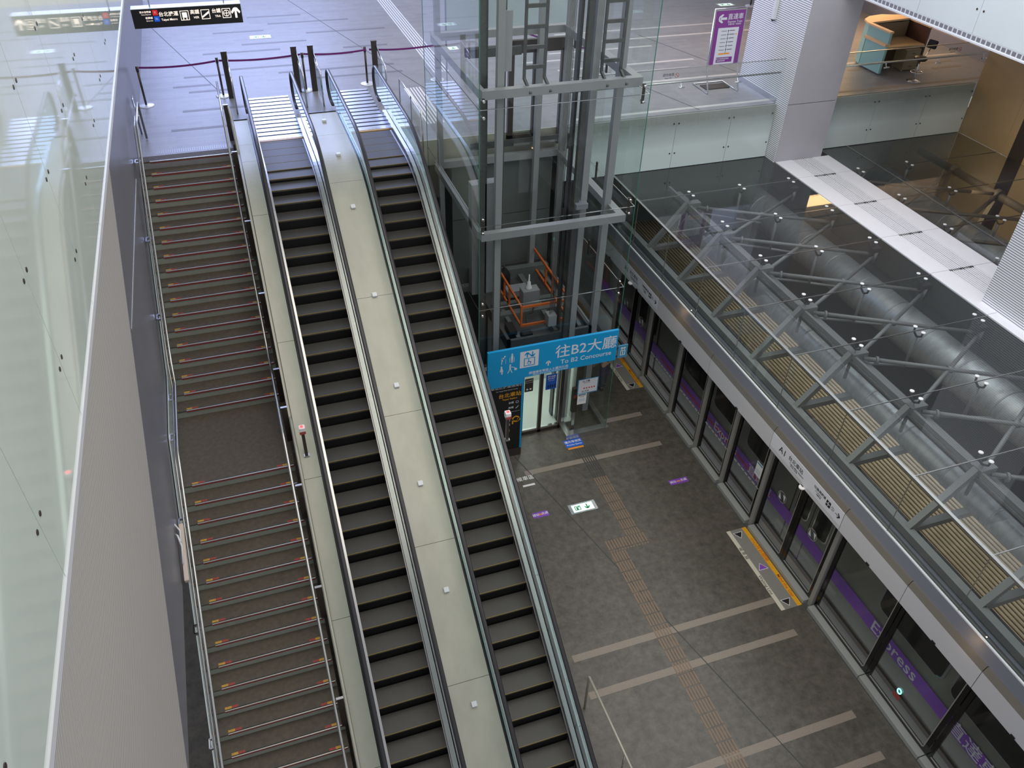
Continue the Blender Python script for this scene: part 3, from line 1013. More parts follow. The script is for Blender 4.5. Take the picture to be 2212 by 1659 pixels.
floor_exit(5.52, -5.74, 0.70, 0.31, 'exit plate with green arrow in the platform floor by the lift', ZP)

# hanging direction sign
sg = thing('hanging_direction_sign', (-1.08, 4.5, 1.86), 'long black hanging sign with white arrows and transport symbols above the concourse', 'sign')
MB().box(-2.33, 0.18, 4.5, 4.82, 1.86, 2.29).build('box', 'blackp', sg)
MB().box(-2.33, 0.18, 4.5, 4.82, 2.29, 2.30).build('top_cover', 'white', sg)
for x in (-1.9, -0.2): MB().tube([(x, 4.66, 2.3), (x, 4.66, 6.5)], 0.015, 8).build('rod', 'steel', sg)
fr = plane_mat((-2.33, 4.499, 1.86), (1, 0, 0), (0, 0, 1))
lettering([('台北捷運', 0.112, 0.82, 0.29, 'CENTER'), ('Taipei Metro', 0.070, 0.82, 0.17, 'CENTER'), ('高鐵', 0.108, 1.42, 0.30, 'CENTER'), ('HSR', 0.070, 1.44, 0.18, 'CENTER'),
           ('台鐵', 0.108, 1.92, 0.30, 'CENTER'), ('TRA', 0.070, 1.94, 0.18, 'CENTER'), ('淡水信義線', 0.052, 0.31, 0.36, 'CENTER'), ('Tamsui-Xinyi Line', 0.030, 0.32, 0.305, 'CENTER'), ('板南線', 0.055, 0.37, 0.225, 'CENTER'), ('Bannan Line', 0.030, 0.37, 0.165, 'CENTER')], 'lampglow', fr, sg)
shapes(frame_rects(1.08, 0.13, 1.28, 0.35, 0.013) + [rect(1.125, 0.19, 1.235, 0.31), rect(1.13, 0.15, 1.155, 0.18), rect(1.205, 0.15, 1.23, 0.18)]
       + frame_rects(1.56, 0.13, 1.76, 0.35, 0.013) + [[(1.58, 0.16), (1.74, 0.26), (1.74, 0.31), (1.58, 0.20)]]
       + frame_rects(2.05, 0.13, 2.25, 0.35, 0.013) + ring_polys(2.15, 0.24, 0.075, 0.013, 16) + [rect(2.143, 0.17, 2.157, 0.31), rect(2.09, 0.233, 2.21, 0.247)]
       + arrow_polys(2.37, 0.24, 0.24, math.pi / 2, 0.2), 'lampglow', fr, sg)
shapes([rect(0.47, 0.28, 0.585, 0.40)], 'metroR', fr, sg, 'line_badge')
shapes([rect(0.48, 0.14, 0.60, 0.26)], 'metroB', fr, sg, 'line_badge')
lettering([('R', 0.075, 0.527, 0.34, 'CENTER'), ('BL', 0.068, 0.54, 0.20, 'CENTER')], 'wht', plane_mat((-2.33, 4.497, 1.86), (1, 0, 0), (0, 0, 1)), sg)

# ================================================================ LIFT
LX0, LX1, LYF, LYB = 3.93, 7.53, -3.18, 1.16
lift = thing('lift_shaft', (5.7, -1, ZP), 'tall glass lift shaft with grey steel frame rising from the platform', 'lift')
levels = [-6.92, -4.45, -2.5, -0.41, 2.07, 4.55, 7.0]
for i, (z0, z1) in enumerate(zip(levels, levels[1:])):
    if i >= 1: MB().box(LX0, LX1, LYF, LYF + 0.015, z0 + 0.006, z1 - 0.006).build('front_glass', 'gclear', lift)
    MB().box(LX1 - 0.015, LX1, LYF + 0.02, LYB, z0 + 0.006, z1 - 0.006).build('side_glass', 'gclear', lift)
    if z0 > -1: pass
    MB().box(LX0, LX0 + 0.015, LYF + 0.02, LYB, z0 + 0.006, z1 - 0.006).build('side_glass', 'gclear', lift)
MB().box(6.42, LX1, LYF, LYF + 0.015, -6.92, -4.45).build('front_glass', 'gclear', lift)
MB().box(6.42, 6.435, LYF + .02, -2.66, -6.92, -4.45).build('vestibule_glass', 'gclear', lift)
for x, y in ((LX0, LYF), (LX1, LYF), (LX0, LYB)):
    z0 = -6.92 if x == LX1 else -4.45
    MB().box(x - 0.004, x + 0.010, y - 0.004, y + 0.008, z0, 7.0).build('glass_edge', 'gedge', lift)
# glass edge lines
for z in (-2.5, -0.41, 2.07):
    MB().box(LX0, LX1, LYF - 0.002, LYF + 0.012, z - 0.006, z + 0.006).build('glass_joint', 'chrome', lift)
    MB().box(LX1 - 0.010, LX1 + .002, LYF, LYB, z - 0.005, z + 0.005).build('glass_joint', 'steel', lift)
    MB().box(LX0 - .002, LX0 + 0.008, LYF, LYB, z - 0.004, z + 0.004).build('glass_joint', 'joint', lift)
    for x in (LX0 + 0.09, LX1 - 0.12):
        for dz in (-0.16, 0.16): MB().tube([(x, LYF - 0.02, z + dz), (x, LYF + 0.12, z + dz)], 0.026, 12).build('spider_bolt', 'chrome', lift)
        MB().box(x - 0.03, x + 0.03, LYF + 0.05, LYF + 0.07, z - 0.2, z + 0.2).build('spider_arm', 'steeld', lift)
    for yy in (-1.2, 0.6):
        b = MB(); b.box(LX1 - 0.08, LX1 - 0.05, yy - 0.03, yy + 0.03, z - 0.2, z + 0.2); b.build('spider_arm', 'steeld', lift)
# ring beams
for zt in (-4.45, -2.05 - 0.75, -0.72, 2.34, 5.2):
    if zt == -2.8: continue
    MB().box(4.06, 7.46, -2.95, -2.80, zt - 0.17, zt).build('ring_beam', 'lgrey', lift)
    MB().box(7.28, 7.46, -2.80, 0.85, zt - 0.17, zt).build('ring_beam', 'lgrey', lift)
    MB().box(4.06, 7.46, 0.85, 1.02, zt - 0.17, zt).build('ring_beam', 'lgrey', lift)
    if zt > -1: MB().box(4.02, 4.14, -2.80, 0.85, zt - 0.17, zt).build('ring_beam', 'lgrey', lift)
# posts
for x0, x1, y0, y1, m in [(7.2, 7.36, -2.35, -2.2, 'lgrey'), (6.55, 6.70, -2.45, -2.3, 'lgrey'), (4.42, 4.56, -2.78, -2.64, 'lgrey'), (6.60, 6.74, 0.7, 0.85, 'lgrey'), (7.3, 7.44, 0.70, 0.84, 'lgrey'), (4.1, 4.22, 0.7, 0.84, 'lgrey')]:
    MB().box(x0, x1, y0, y1, ZP + 0.1, 7.0).build('column', m, lift)
for x0, x1, y0, y1 in [(4.14, 4.26, -2.55, -2.45), (4.62, 4.68, -2.5, -2.3), (6.36, 6.48, -2.5, -2.38), (6.30, 6.34, -2.3, -2.1), (4.30, 4.36, -2.35, -2.2)]:
    MB().box(x0, x1, y0, y1, ZP + 0.1, 7.0).build('guide_rail', 'dgrey', lift)
for k in range(6):
    MB().tube([(6.06 + k * 0.035, -2.25 + 0.02 * k, -3.6), (6.06 + k * 0.035, -2.25 + 0.02 * k, 7.0)], 0.007, 6).build('hoist_rope', 'wire', lift)
MB().box(6.0, 6.22, -2.35, -2.1, -3.9, -3.6).build('rope_anchor', 'lgrey', lift)
MB().tube([(6.26, -2.4, -3.0), (6.26, -2.4, 7.0)], 0.022, 8).build('cable_bundle', 'black', lift)
# counterweight and little plates
b = MB().box(4.02, 4.62, -2.35, -2.1, -2.6, 0.15).build('counterweight', 'lgrey', lift)
MB().box(4.5, 4.72, -2.72, -2.68, 2.6, 3.7).build('splice_plate', 'lgrey', lift)
b = MB(); b.box(6.38, 6.66, -2.62, -2.36, -0.62, -0.50); b.build('guide_bracket', 'smoothw', lift)
# cable ladders at the top
for lx in (4.98, 6.62):
    b = MB()
    for sx in (0, 0.42):
        b.box(lx + sx - 0.025, lx + sx + 0.025, -2.75, -2.70, 2.42, 6.5)
    b.bar((lx, -2.72, 2.45), (lx + 0.06, -2.96, 2.22), 0.05, 0.05); b.bar((lx + .42, -2.72, 2.45), (lx + 0.48, -2.96, 2.22), 0.05, 0.05)
    for k in range(12): b.box(lx, lx + 0.42, -2.76, -2.71, 2.62 + 0.37 * k, 2.69 + 0.37 * k)
    b.build('cable_ladder', 'dgrey', lift)
# lift back wall below the concourse
for z0, z1 in ((-2.45, -0.95), (-4.6, -2.47), (-7.0, -4.62)):
    MB().box(4.5, 7.25, 1.03, 1.06, z0, z1).build('back_panel', 'mgrey', lift)
# concourse landing doors of the lift
b = MB(); b.box(5.98, 6.12, 1.05, 1.15, ZU - 0.3, ZU + 2.15).box(6.62, 6.76, 1.05, 1.15, ZU - 0.3, ZU + 2.15).box(4.9, 5.98, 1.05, 1.15, ZU + 1.95, ZU + 2.15)
b.box(5.98, 7.46, 1.05, 1.15, ZU + 1.95, ZU + 2.25).box(5.98, 6.76, 1.05, 1.15, ZU - 0.3, ZU - 0.05).box(7.34, 7.42, 1.05, 1.15, ZU - .4, ZU + 2.0)
b.build('landing_door_frame', 'steeld', lift)
MB().box(6.12, 6.62, 1.08, 1.10, ZU - 0.05, ZU + 1.95).build('landing_door_glass', 'gclear', lift)
MB().box(5.0, 7.4, 0.98, 1.03, -0.55, -0.38).build('landing_sill', 'dgrey', lift)
MB().box(6.1, 7.3, 0.90, 0.97, -0.52, -0.47).build('sill_edge', 'steel', lift)
MB().box(4.9, 6.2, 0.80, 0.86, 1.75, 1.95).build('door_gear', 'dgrey', lift)
# platform level: door frame, lit interior
b = MB()
for x0, x1 in ((5.22, 5.30), (5.74, 5.83), (6.33, 6.42)):
    b.box(x0, x1, -2.70, -2.62, ZP, -4.5)
b.box(5.22, 6.42, -2.70, -2.62, ZP, ZP + 0.09).box(4.05, 6.42, -2.70, -2.62, -4.95, -4.5)
b.build('door_frame', 'steeld', lift)
for x0, x1 in ((5.30, 5.74), (5.83, 6.33)):
    MB().box(x0, x1, -2.67, -2.65, ZP + 0.16, -4.95).build('door_glass', 'gclear', lift)
    MB().box(x0, x1, -2.69, -2.63, ZP + 0.10, ZP + 0.16).build('door_sill', 'chrome', lift)
b = MB(); b.box(6.36, 7.60, -3.25, -3.07, ZP, -6.92).box(6.36, 6.52, -3.07, -2.66, ZP, -6.92).box(7.46, 7.60, -3.07, 1.1, ZP, -6.92)
b.build('kerb', 'steel', lift)
MB().box(4.05, 5.20, -2.70, -2.62, ZP, -4.95).build('side_panel', 'dgrey', lift)

# lift car at the platform
car = thing('lift_car', (6.0, -1.0, ZP), 'lift car standing at platform level with cluttered machinery roof', 'lift car')
b = MB(); b.box(4.98, 6.85, -0.6, -0.56, ZP + 0.02, -4.4).box(4.98, 5.02, -2.5, -0.56, ZP + 0.02, -4.4).box(6.81, 6.85, -2.5, -0.56, ZP + 0.02, -4.4)
b.build('walls', 'car', car)
MB().box(4.98, 6.85, -2.55, -0.56, ZP - 0.0, ZP + 0.03).build('floor_panel', 'car', car)
MB().box(5.1, 6.7, -2.3, -0.7, -4.45, -4.42).build('ceiling_light', 'lit', car)
MB().box(6.74, 6.80, -2.3, -0.7, ZP + 0.88, ZP + 0.93).build('hand_rail', 'chrome', car)
MB().box(4.95, 7.15, -2.40, 0.95, -4.38, -4.22).build('roof_slab', 'dgrey', car)
b = MB(); b.box(4.92, 7.18, -2.42, -2.34, -4.38, -4.08).box(4.92, 5.0, -2.42, 0.95, -4.38, -4.08).box(7.10, 7.18, -2.42, 0.95, -4.38, -4.08).box(4.92, 7.18, .9, .98, -4.38, -3.95)
b.build('roof_rim', 'dgrey', car)
b = MB(); b.box(5.0, 7.1, -1.35, -1.15, -4.22, -4.05).box(5.0, 7.1, -0.95, -0.80, -4.22, -4.0).box(6.2, 6.34, -2.3, 0.8, -4.22, -4.08).box(5.0, 7.1, 0.5, 0.7, -4.22, -3.9).box(5.2, 5.3, -2.3, -1.0, -4.22, -4.1).box(6.85, 6.95, -2.3, .8, -4.22, -4.06)
b.build('roof_beam', 'mgrey', car)
b = MB(); b.box(5.05, 5.25, -2.2, -1.75, -4.22, -3.98).box(5.35, 5.62, -2.32, -2.1, -4.22, -4.05).box(6.62, 6.85, -2.2, -1.95, -4.22, -4.0).box(5.4, 5.8, 0.0, 0.35, -4.22, -3.7)
b.build('motor_box', 'blackp', car, 0.01)
b = MB(); b.box(5.72, 6.18, -1.25, -0.95, -4.05, -3.52); b.build('control_box', 'lgrey', car, 0.008)
b = MB(); b.lathe([(0.09, 0), (0.08, 0.05), (0.05, 0.12), (0.045, 0.2), (0.02, 0.22), (0.012, 0.42)], (5.92, -1.1, -3.52), 14); b.build('beacon_lamp', 'wht', car)
b = MB(); b.tube([(5.6, -1.9, -4.1), (5.7, -1.6, -3.95), (5.9, -1.5, -4.0), (6.0, -1.3, -3.9), (6.05, -1.25, -4.0)], 0.02, 8)
b.tube([(5.1, 0.4, -3.9), (5.2, 0.3, -3.6), (5.7, 0.3, -3.58), (5.75, 0.2, -3.9)], 0.03, 8)
b.build('hose', 'black', car)
b = MB(); b.box(5.55, 6.15, -0.55, -0.2, -4.1, -3.92); b.build('cover_plate', 'lgrey', car)
# orange safety rail on the car roof
orr = thing('roof_safety_rail', (6.0, -1.0, -4.05), 'bright orange safety railing on the roof of the lift car', 'railing')
zb0, zt0 = -4.03, -3.48
b = MB()
A = (5.43, -1.94); Bq = (6.72, -1.95); Cq = (6.74, 0.82); Dq = (5.46, -0.02)
for z in (zb0, zt0):
    b.bar((A[0], A[1], z), (Bq[0], Bq[1], z), 0.045, 0.06)
    b.bar((Bq[0], Bq[1], z), (Cq[0], Cq[1], z), 0.045, 0.06)
    b.bar((A[0], A[1], z), (5.45, 0.6, z), 0.045, 0.06)
b.build('rail', 'orange', orr)
for i, (x, y) in enumerate([A, Bq, Cq, (6.73, -0.25), (6.73, -0.75), (5.45, -0.55), (5.45, -0.95), (5.45, 0.6)]):
    MB().bar((x, y, zb0), (x, y, zt0), 0.05, 0.04).build('upright', 'orange', orr)

# blue lift sign
bs = thing('lift_sign', (5.75, -3.43, -4.4), 'large blue lift sign reading To B2 Concourse with white lift symbol', 'sign')
MB().box(4.05, 7.38, -3.50, -3.43, -4.41, -3.50).build('board', 'cyan', bs)
MB().box(4.05, 4.98, -3.50, -3.43, -4.58, -4.41).build('board_extension', 'cyan', bs)
fr = plane_mat((4.05, -3.501, -4.41), (1, 0, 0), (0, 0, 1))
lettering([('往B2大廳', 0.40, 2.50, 0.56, 'CENTER'), ('To B2 Concourse', 0.185, 2.52, 0.26, 'CENTER'), ('請禮讓有需要人士優先使用', 0.085, 1.55, 0.10, 'CENTER'), ('Please give priority to those in need', 0.062, 1.60, 0.02 + .02, 'CENTER')], 'pale', fr, bs)
shapes([rect(0.80, 0.30, 1.27, 0.78)], 'pale', fr, bs, 'symbol_plate')
fr2 = plane_mat((4.05, -3.503, -4.41), (1, 0, 0), (0, 0, 1))
shapes(frame_rects(0.90, 0.34, 1.18, 0.58, 0.022) + arrow_polys(0.98, 0.67, 0.15, math.pi / 2, 0.22) + arrow_polys(1.11, 0.67, 0.15, -math.pi / 2, 0.22)
       + [circ(1.02, 0.53, 0.018, 10), rect(1.01, 0.44, 1.03, 0.51), rect(1.03, 0.45, 1.08, 0.465), rect(1.07, 0.40, 1.085, 0.46)] + ring_polys(1.03, 0.43, 0.05, 0.013, 14), 'cyan', fr2, bs)
shapes(arrow_polys(1.53, 0.30, 0.15, math.pi / 2, 0.2)
       + [circ(0.42, 0.74, 0.022, 10), rect(0.34, 0.60, 0.37, 0.71), [(0.34, 0.69), (0.41, 0.72), (0.41, 0.69), (0.36, 0.66)], rect(0.335, 0.52, 0.35, 0.60), rect(0.44, 0.52, 0.446, 0.66)]
       + [circ(0.60, 0.77, 0.022, 10), rect(0.575, 0.60, 0.625, 0.74), rect(0.575, 0.52, 0.592, 0.60), rect(0.608, 0.52, 0.625, 0.60), rect(0.54, 0.54, 0.55, 0.68), rect(0.65, 0.54, 0.66, 0.68)]
       + [circ(0.34, 0.44, 0.022, 10), [(0.33, 0.42), (0.36, 0.42), (0.39, 0.30), (0.30, 0.30)], rect(0.335, 0.22, 0.35, 0.30), rect(0.36, 0.22, 0.375, 0.30)]
       + [circ(0.56, 0.46, 0.022, 10), [(0.54, 0.44), (0.57, 0.44), (0.58, 0.33), (0.54, 0.33)], [(0.54, 0.33), (0.56, 0.33), (0.51, 0.22), (0.49, 0.22)], [(0.56, 0.33), (0.58, 0.33), (0.62, 0.22), (0.60, 0.22)], [(0.58, 0.41), (0.68, 0.37), (0.68, 0.36), (0.58, 0.39)], [(0.66, 0.36), (0.74, 0.33), (0.72, 0.28), (0.67, 0.28)]], 'pale', fr, bs)
bl = thing('blade_sign', (7.55, -3.43, -4.4), 'small blue blade sign with a white lift symbol at the sign end', 'sign')
MB().box(7.44, 7.70, -3.47, -3.44, -4.40, -4.02).build('board', 'cyand', bl)
MB().box(7.38, 7.44, -3.46, -3.445, -4.35, -4.32).box(7.38, 7.44, -3.46, -3.445, -4.10, -4.07).build('bracket', 'blackp', bl)
fr = plane_mat((7.44, -3.471, -4.40), (1, 0, 0), (0, 0, 1))
shapes(frame_rects(0.07, 0.08, 0.20, 0.23, 0.014) + arrow_polys(0.10, 0.285, 0.08, math.pi / 2, 0.2) + arrow_polys(0.17, 0.285, 0.08, math.pi / 2, 0.2) + [circ(0.135, 0.19, 0.012, 8), rect(0.125, 0.11, 0.145, 0.17)], 'wht', fr, bl)

# black direction board at the lift
ib = thing('direction_board', (4.7, -3.35, ZP), 'tall black direction board with yellow station text beside the lift doors', 'sign')
MB().box(4.22, 5.02, -3.35, -3.20, -6.85, -4.55).build('panel', 'blackp', ib)
MB().box(4.98, 5.03, -3.36, -3.19, -6.85, -4.50).build('edge_trim', 'cyan', ib)
MB().box(4.22, 5.03, -3.37, -3.18, ZP, -6.86).build('plinth', 'steeld', ib)
fr = plane_mat((4.22, -3.351, -6.85), (1, 0, 0), (0, 0, 1))
lettering([('車站近捷運通道往', 0.105, 0.38, 2.12, 'CENTER'), ('For Taipei Main Station access', 0.045, 0.38, 2.01, 'CENTER'), ('台鐵', 0.07, 0.50, 1.58, 'CENTER'), ('高鐵', 0.07, 0.50, 1.42, 'CENTER'), ('轉', 0.11, 0.44, 1.14, 'CENTER'), ('接', 0.11, 0.44, 1.00, 'CENTER'), ('A2', 0.10, 0.44, 0.86, 'CENTER')], 'pale', fr, ib)
lettering([('台北車站', 0.15, 0.46, 1.84, 'CENTER'), ('Taipei Station', 0.07, 0.46, 1.72, 'CENTER'), ('站', 0.10, 0.44, 0.66, 'CENTER')], 'gold', fr, ib)
shapes([rect(0.30, 1.28, 0.74, 1.285)] + ring_polys(0.66, 1.58, 0.04, 0.01, 12) + [[(0.62, 1.38), (0.70, 1.46), (0.70, 1.44), (0.64, 1.37)]], 'pale', fr, ib)
shapes([p for p in ring_polys(0.64, 1.02, 0.10, 0.035, 18)] + [rect(0.54, 0.86, 0.575, 1.02), [(0.66, 0.90), (0.78, 0.98), (0.70, 1.06)]], 'gold', fr, ib)

# notices
def notice(name, x0, x1, y, z0, z1, m, label, frame_m=None, txt=(), tm='ink', extra=None):
    t = thing(name, ((x0 + x1) / 2, y, z0), label, 'notice', None)
    if frame_m:
        MB().box(x0 - 0.025, x1 + 0.025, y - 0.004, y, z0 - 0.03, z1 + 0.02).build('frame', frame_m, t)
    MB().box(x0, x1, y - 0.008, y - 0.004, z0, z1).build('sheet', m, t)
    fr = plane_mat((x0, y - 0.009, z0), (1, 0, 0), (0, 0, 1))
    if txt: lettering(list(txt), tm, fr, t)
    if extra: shapes(extra[0], extra[1], fr, t)
    return t
notice('floor_guide', 6.60, 7.12, -3.19, -5.56, -5.13, 'pale', 'white floor guide in a blue frame on the lift front glass', 'cyand',
       [('B2 大廳', 0.06, 0.20, 0.38, 'CENTER'), ('Concourse', 0.04, 0.22, 0.33, 'CENTER'), ('B3 月台', 0.06, 0.2, 0.05, 'CENTER')], 'ink', ([rect(0.14 + 0.07 * k, 0.13, 0.18 + 0.07 * k, 0.17) for k in range(5)], 'redink'))
notice('paper_notice', 6.60, 6.85, -3.19, -5.93, -5.58, 'wht', 'white paper notice taped just under the blue framed floor guide', None,
       [('電梯使用須知', 0.035, 0.125, 0.29, 'CENTER'), ('NOTICE', 0.03, 0.125, 0.24, 'CENTER')], 'ink', ([rect(0.02, 0.315, 0.23, 0.345)] + [rect(0.04, 0.10 + 0.025 * k, 0.21, 0.105 + 0.025 * k) for k in range(4)], 'cyand'))
notice('door_poster', 5.89, 6.19, -2.71, -5.64, -5.15, 'blue', 'bright blue poster on the right lift door glass', None,
       [('優先禮讓', 0.055, 0.15, 0.42, 'CENTER'), ('請勿擋門', 0.05, 0.15, 0.35, 'CENTER'), ('Please yield', 0.035, 0.15, 0.29, 'CENTER')], 'wht', ([rect(0.06 + 0.06 * k, 0.05, 0.09 + 0.06 * k, 0.14 + .02 * (k % 2)) for k in range(4)], 'ink'))
notice('door_poster', 5.31, 5.54, -2.71, -5.58, -5.15, 'steeld', 'dark grey poster on the left lift door glass', None,
       [('小心夾手', 0.05, 0.115, 0.36, 'CENTER'), ('Watch your hands', 0.028, 0.115, 0.30, 'CENTER')], 'wht', ([circ(0.07, 0.08, 0.03, 12), circ(0.16, 0.08, 0.03, 12)], 'wht'))
# lift call post inside the vestibule
cp = thing('lift_call_post', (6.62, -2.95, ZP), 'steel lift call post behind the vestibule glass', 'call post')
MB().box(6.60, 6.68, -2.98, -2.92, ZP, -5.75).build('post', 'steel', cp)
MB().box(6.56, 6.70, -3.02, -2.90, -6.35, -5.55).build('panel', 'steeld', cp, 0.006)
MB().box(6.57, 6.69, -3.026, -3.02, -5.85, -5.75).build('display', 'redp', cp)

# ================================================================ PLATFORM SCREEN DOORS
XS = 9.56
def psd_panel(y0, y1, kind, label, dash=True):
    t = thing('platform_screen_door' if kind == 'door' else 'platform_screen', (XS, (y0 + y1) / 2, ZP), label, 'platform screen door' if kind == 'door' else 'glass screen panel')
    leaves = [(y0, (y0 + y1) / 2 - 0.004), ((y0 + y1) / 2 + 0.004, y1)] if kind == 'door' else [(y0, y1)]
    for a, c in leaves:
        w = 0.09
        b = MB(); b.box(XS, XS + 0.05, a, c, ZP + 0.10, ZP + 0.18).box(XS, XS + 0.05, a, c, -4.5, -4.05)
        b.box(XS, XS + 0.05, a, a + w, ZP + 0.18, -4.5).box(XS, XS + 0.05, c - w, c, ZP + 0.18, -4.5)
        o = b.build('leaf' if kind == 'door' else 'frame', 'black2', t)
        MB().box(XS + 0.015, XS + 0.025, a + w, c - w, ZP + 0.18, -4.5).build('glass', 'gdoor', o)
        b = MB(); g = 0.018
        b.box(XS - 0.004, XS + 0.01, a + w, c - w, ZP + 0.18, ZP + 0.18 + g * 1.6).box(XS - 0.004, XS + 0.01, a + w, a + w + g, ZP + 0.18, -4.5)
        b.build('glazing_bead', 'post', o)
        if kind == 'door':
            cy, cz = (a + c) / 2 + 0.0, -5.48
            fr = plane_mat((XS - 0.001, cy, cz), (0, -1, 0), (0, 0, 1))
            shapes(ring_polys(0, 0, 0.15, 0.016, 24), 'post', fr, o, 'warning_ring')
            shapes([[(-0.10, -0.09), (-0.015, -0.09), (-0.10, 0.08)], [(0.10, 0.09), (0.015, 0.09), (0.10, -0.08)]], 'pale', fr, o, 'warning_arrows')
    if dash and kind != 'door':
        b = MB(); n = int((y1 - y0 - 0.1) / 0.16)
        for k in range(n): b.box(XS - 0.002, XS, y0 + 0.05 + 0.16 * k, y0 + 0.16 + 0.16 * k, ZP + 1.08, ZP + 1.11)
        b.build('safety_dashes', 'tape', t)
    MB().box(XS - 0.16, XS + 0.06, y0, y1, ZP, ZP + 0.10).build('sill', 'sill', t)
    return t
psd_panel(-1.30, 0.72, 'door', 'farthest pair of sliding platform screen doors, beyond the lift')
psd_panel(-3.02, -1.42, 'panel', 'black framed glass screen panel just nearer than the far doors')
psd_panel(-4.48, -3.14, 'panel', 'second glass screen panel counting from the far doors')
psd_panel(-5.84, -4.60, 'panel', 'glass screen panel showing the word Express on the train')
psd_panel(-7.25, -5.96, 'panel', 'glass screen panel with a white notice just beyond the near doors')
psd_panel(-9.68, -7.41, 'door', 'near pair of sliding platform screen doors under the A1 sign')
psd_panel(-11.58, -9.84, 'panel', 'first wide glass screen panel nearer than the doors', False)
psd_panel(-13.34, -11.60, 'panel', 'wide glass screen panel with a small cyan ring light', False)
psd_panel(-15.1, -13.36, 'panel', 'nearest wide glass screen panel at the picture edge', False)
for i, (y, lb) in enumerate([(0.78, 'beyond the far doors'), (-1.36, 'nearer side of the far doors'), (-3.08, 'first after the far panels start'), (-4.54, 'left of the Express lettering'), (-5.90, 'between the two panels before the near doors'), (-7.33, 'far side of the near doors'), (-9.76, 'near side of the near doors')]):
    b = MB(); b.box(XS - 0.06, XS + 0.06, y - 0.055, y + 0.055, ZP, -4.05)
    tag(b.build('screen_door_post', 'post', None, 0.006), 'silver post of the platform screen, ' + lb, 'post', 'silver screen door posts')
# header segments
segs = [(1.15, -0.12), (-0.12, -2.42), (-2.42, -5.09), (-5.09, -7.72), (-7.72, -10.12), (-10.12, -11.85), (-11.85, -13.57), (-13.57, -15.3)]
lbls = ['header segment at the far end behind the lift', 'white A1 station header above the far doors', 'silver header with warm light streak beyond the middle', 'silver header segment just beyond the near A1 sign', 'white A1 station header above the near doors', 'silver header segment next nearer than the A1 sign', 'silver header segment with orange reflection near the edge', 'nearest silver header segment at the right edge']
for (y1, y0), lb in zip(segs, lbls):
    t = thing('door_header', (9.2, (y0 + y1) / 2, -4.0), lb, 'screen door header', 'header casings over the screen doors')
    MB().prism_x([(0, 0)] * 0 or [(y0 + 0.006, -4.03), (y1 - 0.006, -4.03), (y1 - 0.006, -3.57), (y0 + 0.006, -3.57)], 9.0, 9.62).build('casing', 'header', t)
    b = MB()
    v = [b.b.verts.new(p) for p in [(9.0, y0 + .006, -3.57), (9.0, y1 - .006, -3.57), (9.05, y1 - .006, -3.46), (9.05, y0 + .006, -3.46), (9.3, y0 + .006, -3.57), (9.3, y1 - .006, -3.57), (9.3, y1 - .006, -3.46), (9.3, y0 + .006, -3.46)]]
    for f in [(0, 1, 2, 3), (4, 7, 6, 5), (0, 4, 5, 1), (3, 2, 6, 7), (0, 3, 7, 4), (1, 5, 6, 2)]: b.b.faces.new([v[i] for i in f])
    b.build('bevel', 'headerb', t)
    MB().box(8.985, 9.0, (y0 + y1) / 2 - 0.04, (y0 + y1) / 2 + 0.04, -4.03, -3.99).build('latch', 'blackp', t)
    if lb.startswith('white A1'):
        MB().box(8.995, 9.0, y0 + 0.01, y1 - 0.01, -3.93, -3.575).build('sign_panel', 'pale', t)
        L = y1 - y0
        fr = plane_mat((8.994, y1, -3.95), (0, -1, 0), (0, 0, 1))
        lettering([('A1', 0.21, 0.42, 0.18, 'CENTER'), ('台北車站', 0.125, 0.87, 0.22, 'CENTER'), ('Taipei Main Station', 0.062, 0.93, 0.12, 'CENTER'), ('타이베이 台北駅', 0.035, 0.85, 0.07, 'CENTER'), ('往機場捷運', 0.075, L - 0.72, 0.24, 'CENTER'), ('To Airport', 0.045, L - 0.74, 0.17, 'CENTER'), ('桃園空港', 0.035, L - 0.72, 0.12, 'CENTER'), ('2', 0.07, L - 0.30, 0.2, 'CENTER')], 'ink', fr, t)
        shapes([rect(L - 0.50, 0.13, L - 0.37, 0.27)], 'ink', fr, t, 'airport_badge')
        shapes([rect(L - 0.445, 0.15, L - 0.43, 0.26), [(L - 0.49, 0.20), (L - 0.4375, 0.225), (L - 0.385, 0.20), (L - 0.385, 0.19), (L - 0.49, 0.19)]], 'pale', plane_mat((8.992, y1, -3.95), (0, -1, 0), (0, 0, 1)), t, 'airplane')
        shapes(ring_polys(L - 0.30, 0.2, 0.045, 0.006, 18) + arrow_polys(L - 0.14, 0.19, 0.14, 0, 0.1), 'ink', fr, t)
for y in (-0.95, -9.0):
    b = MB(); b.lathe([(0.07, 0), (0.065, -0.03), (0.04, -0.055), (0.005, -0.065)], (8.98, y + 0.05, -4.0), 16)
    tag(b.build('ceiling_sensor', 'wht'), 'small white dome under the header sign ' + ('over the far doors' if y > -2 else 'over the near doors'), 'sensor')
b = MB(); b.box(9.082, 9.11, -15.3, 1.15, -3.46, -3.17).box(9.11, 9.62, -15.3, 1.15, -3.46, -3.40); struct('trim_8', b, 'band')
b = MB(); b.box(9.088, 9.122, -15.3, 1.15, -3.17, -3.145); struct('trim_9', b, 'white')
# notice on the near panel
notice_t = thing('paper_notice', (XS - .01, -7.0, -5.4), 'white notice taped to the screen panel beyond the near doors', 'notice')
MB().box(XS - 0.006, XS - 0.002, -7.16, -6.92, -5.72, -5.32).build('sheet', 'wht', notice_t)
fr = plane_mat((XS - .007, -6.92, -5.72), (0, -1, 0), (0, 0, 1))
shapes([rect(0.02, 0.34, 0.22, 0.38)] + [rect(0.03, 0.06 + 0.03 * k, 0.20, 0.065 + 0.03 * k) for k in range(5)], 'cyand', fr, notice_t, 'print')
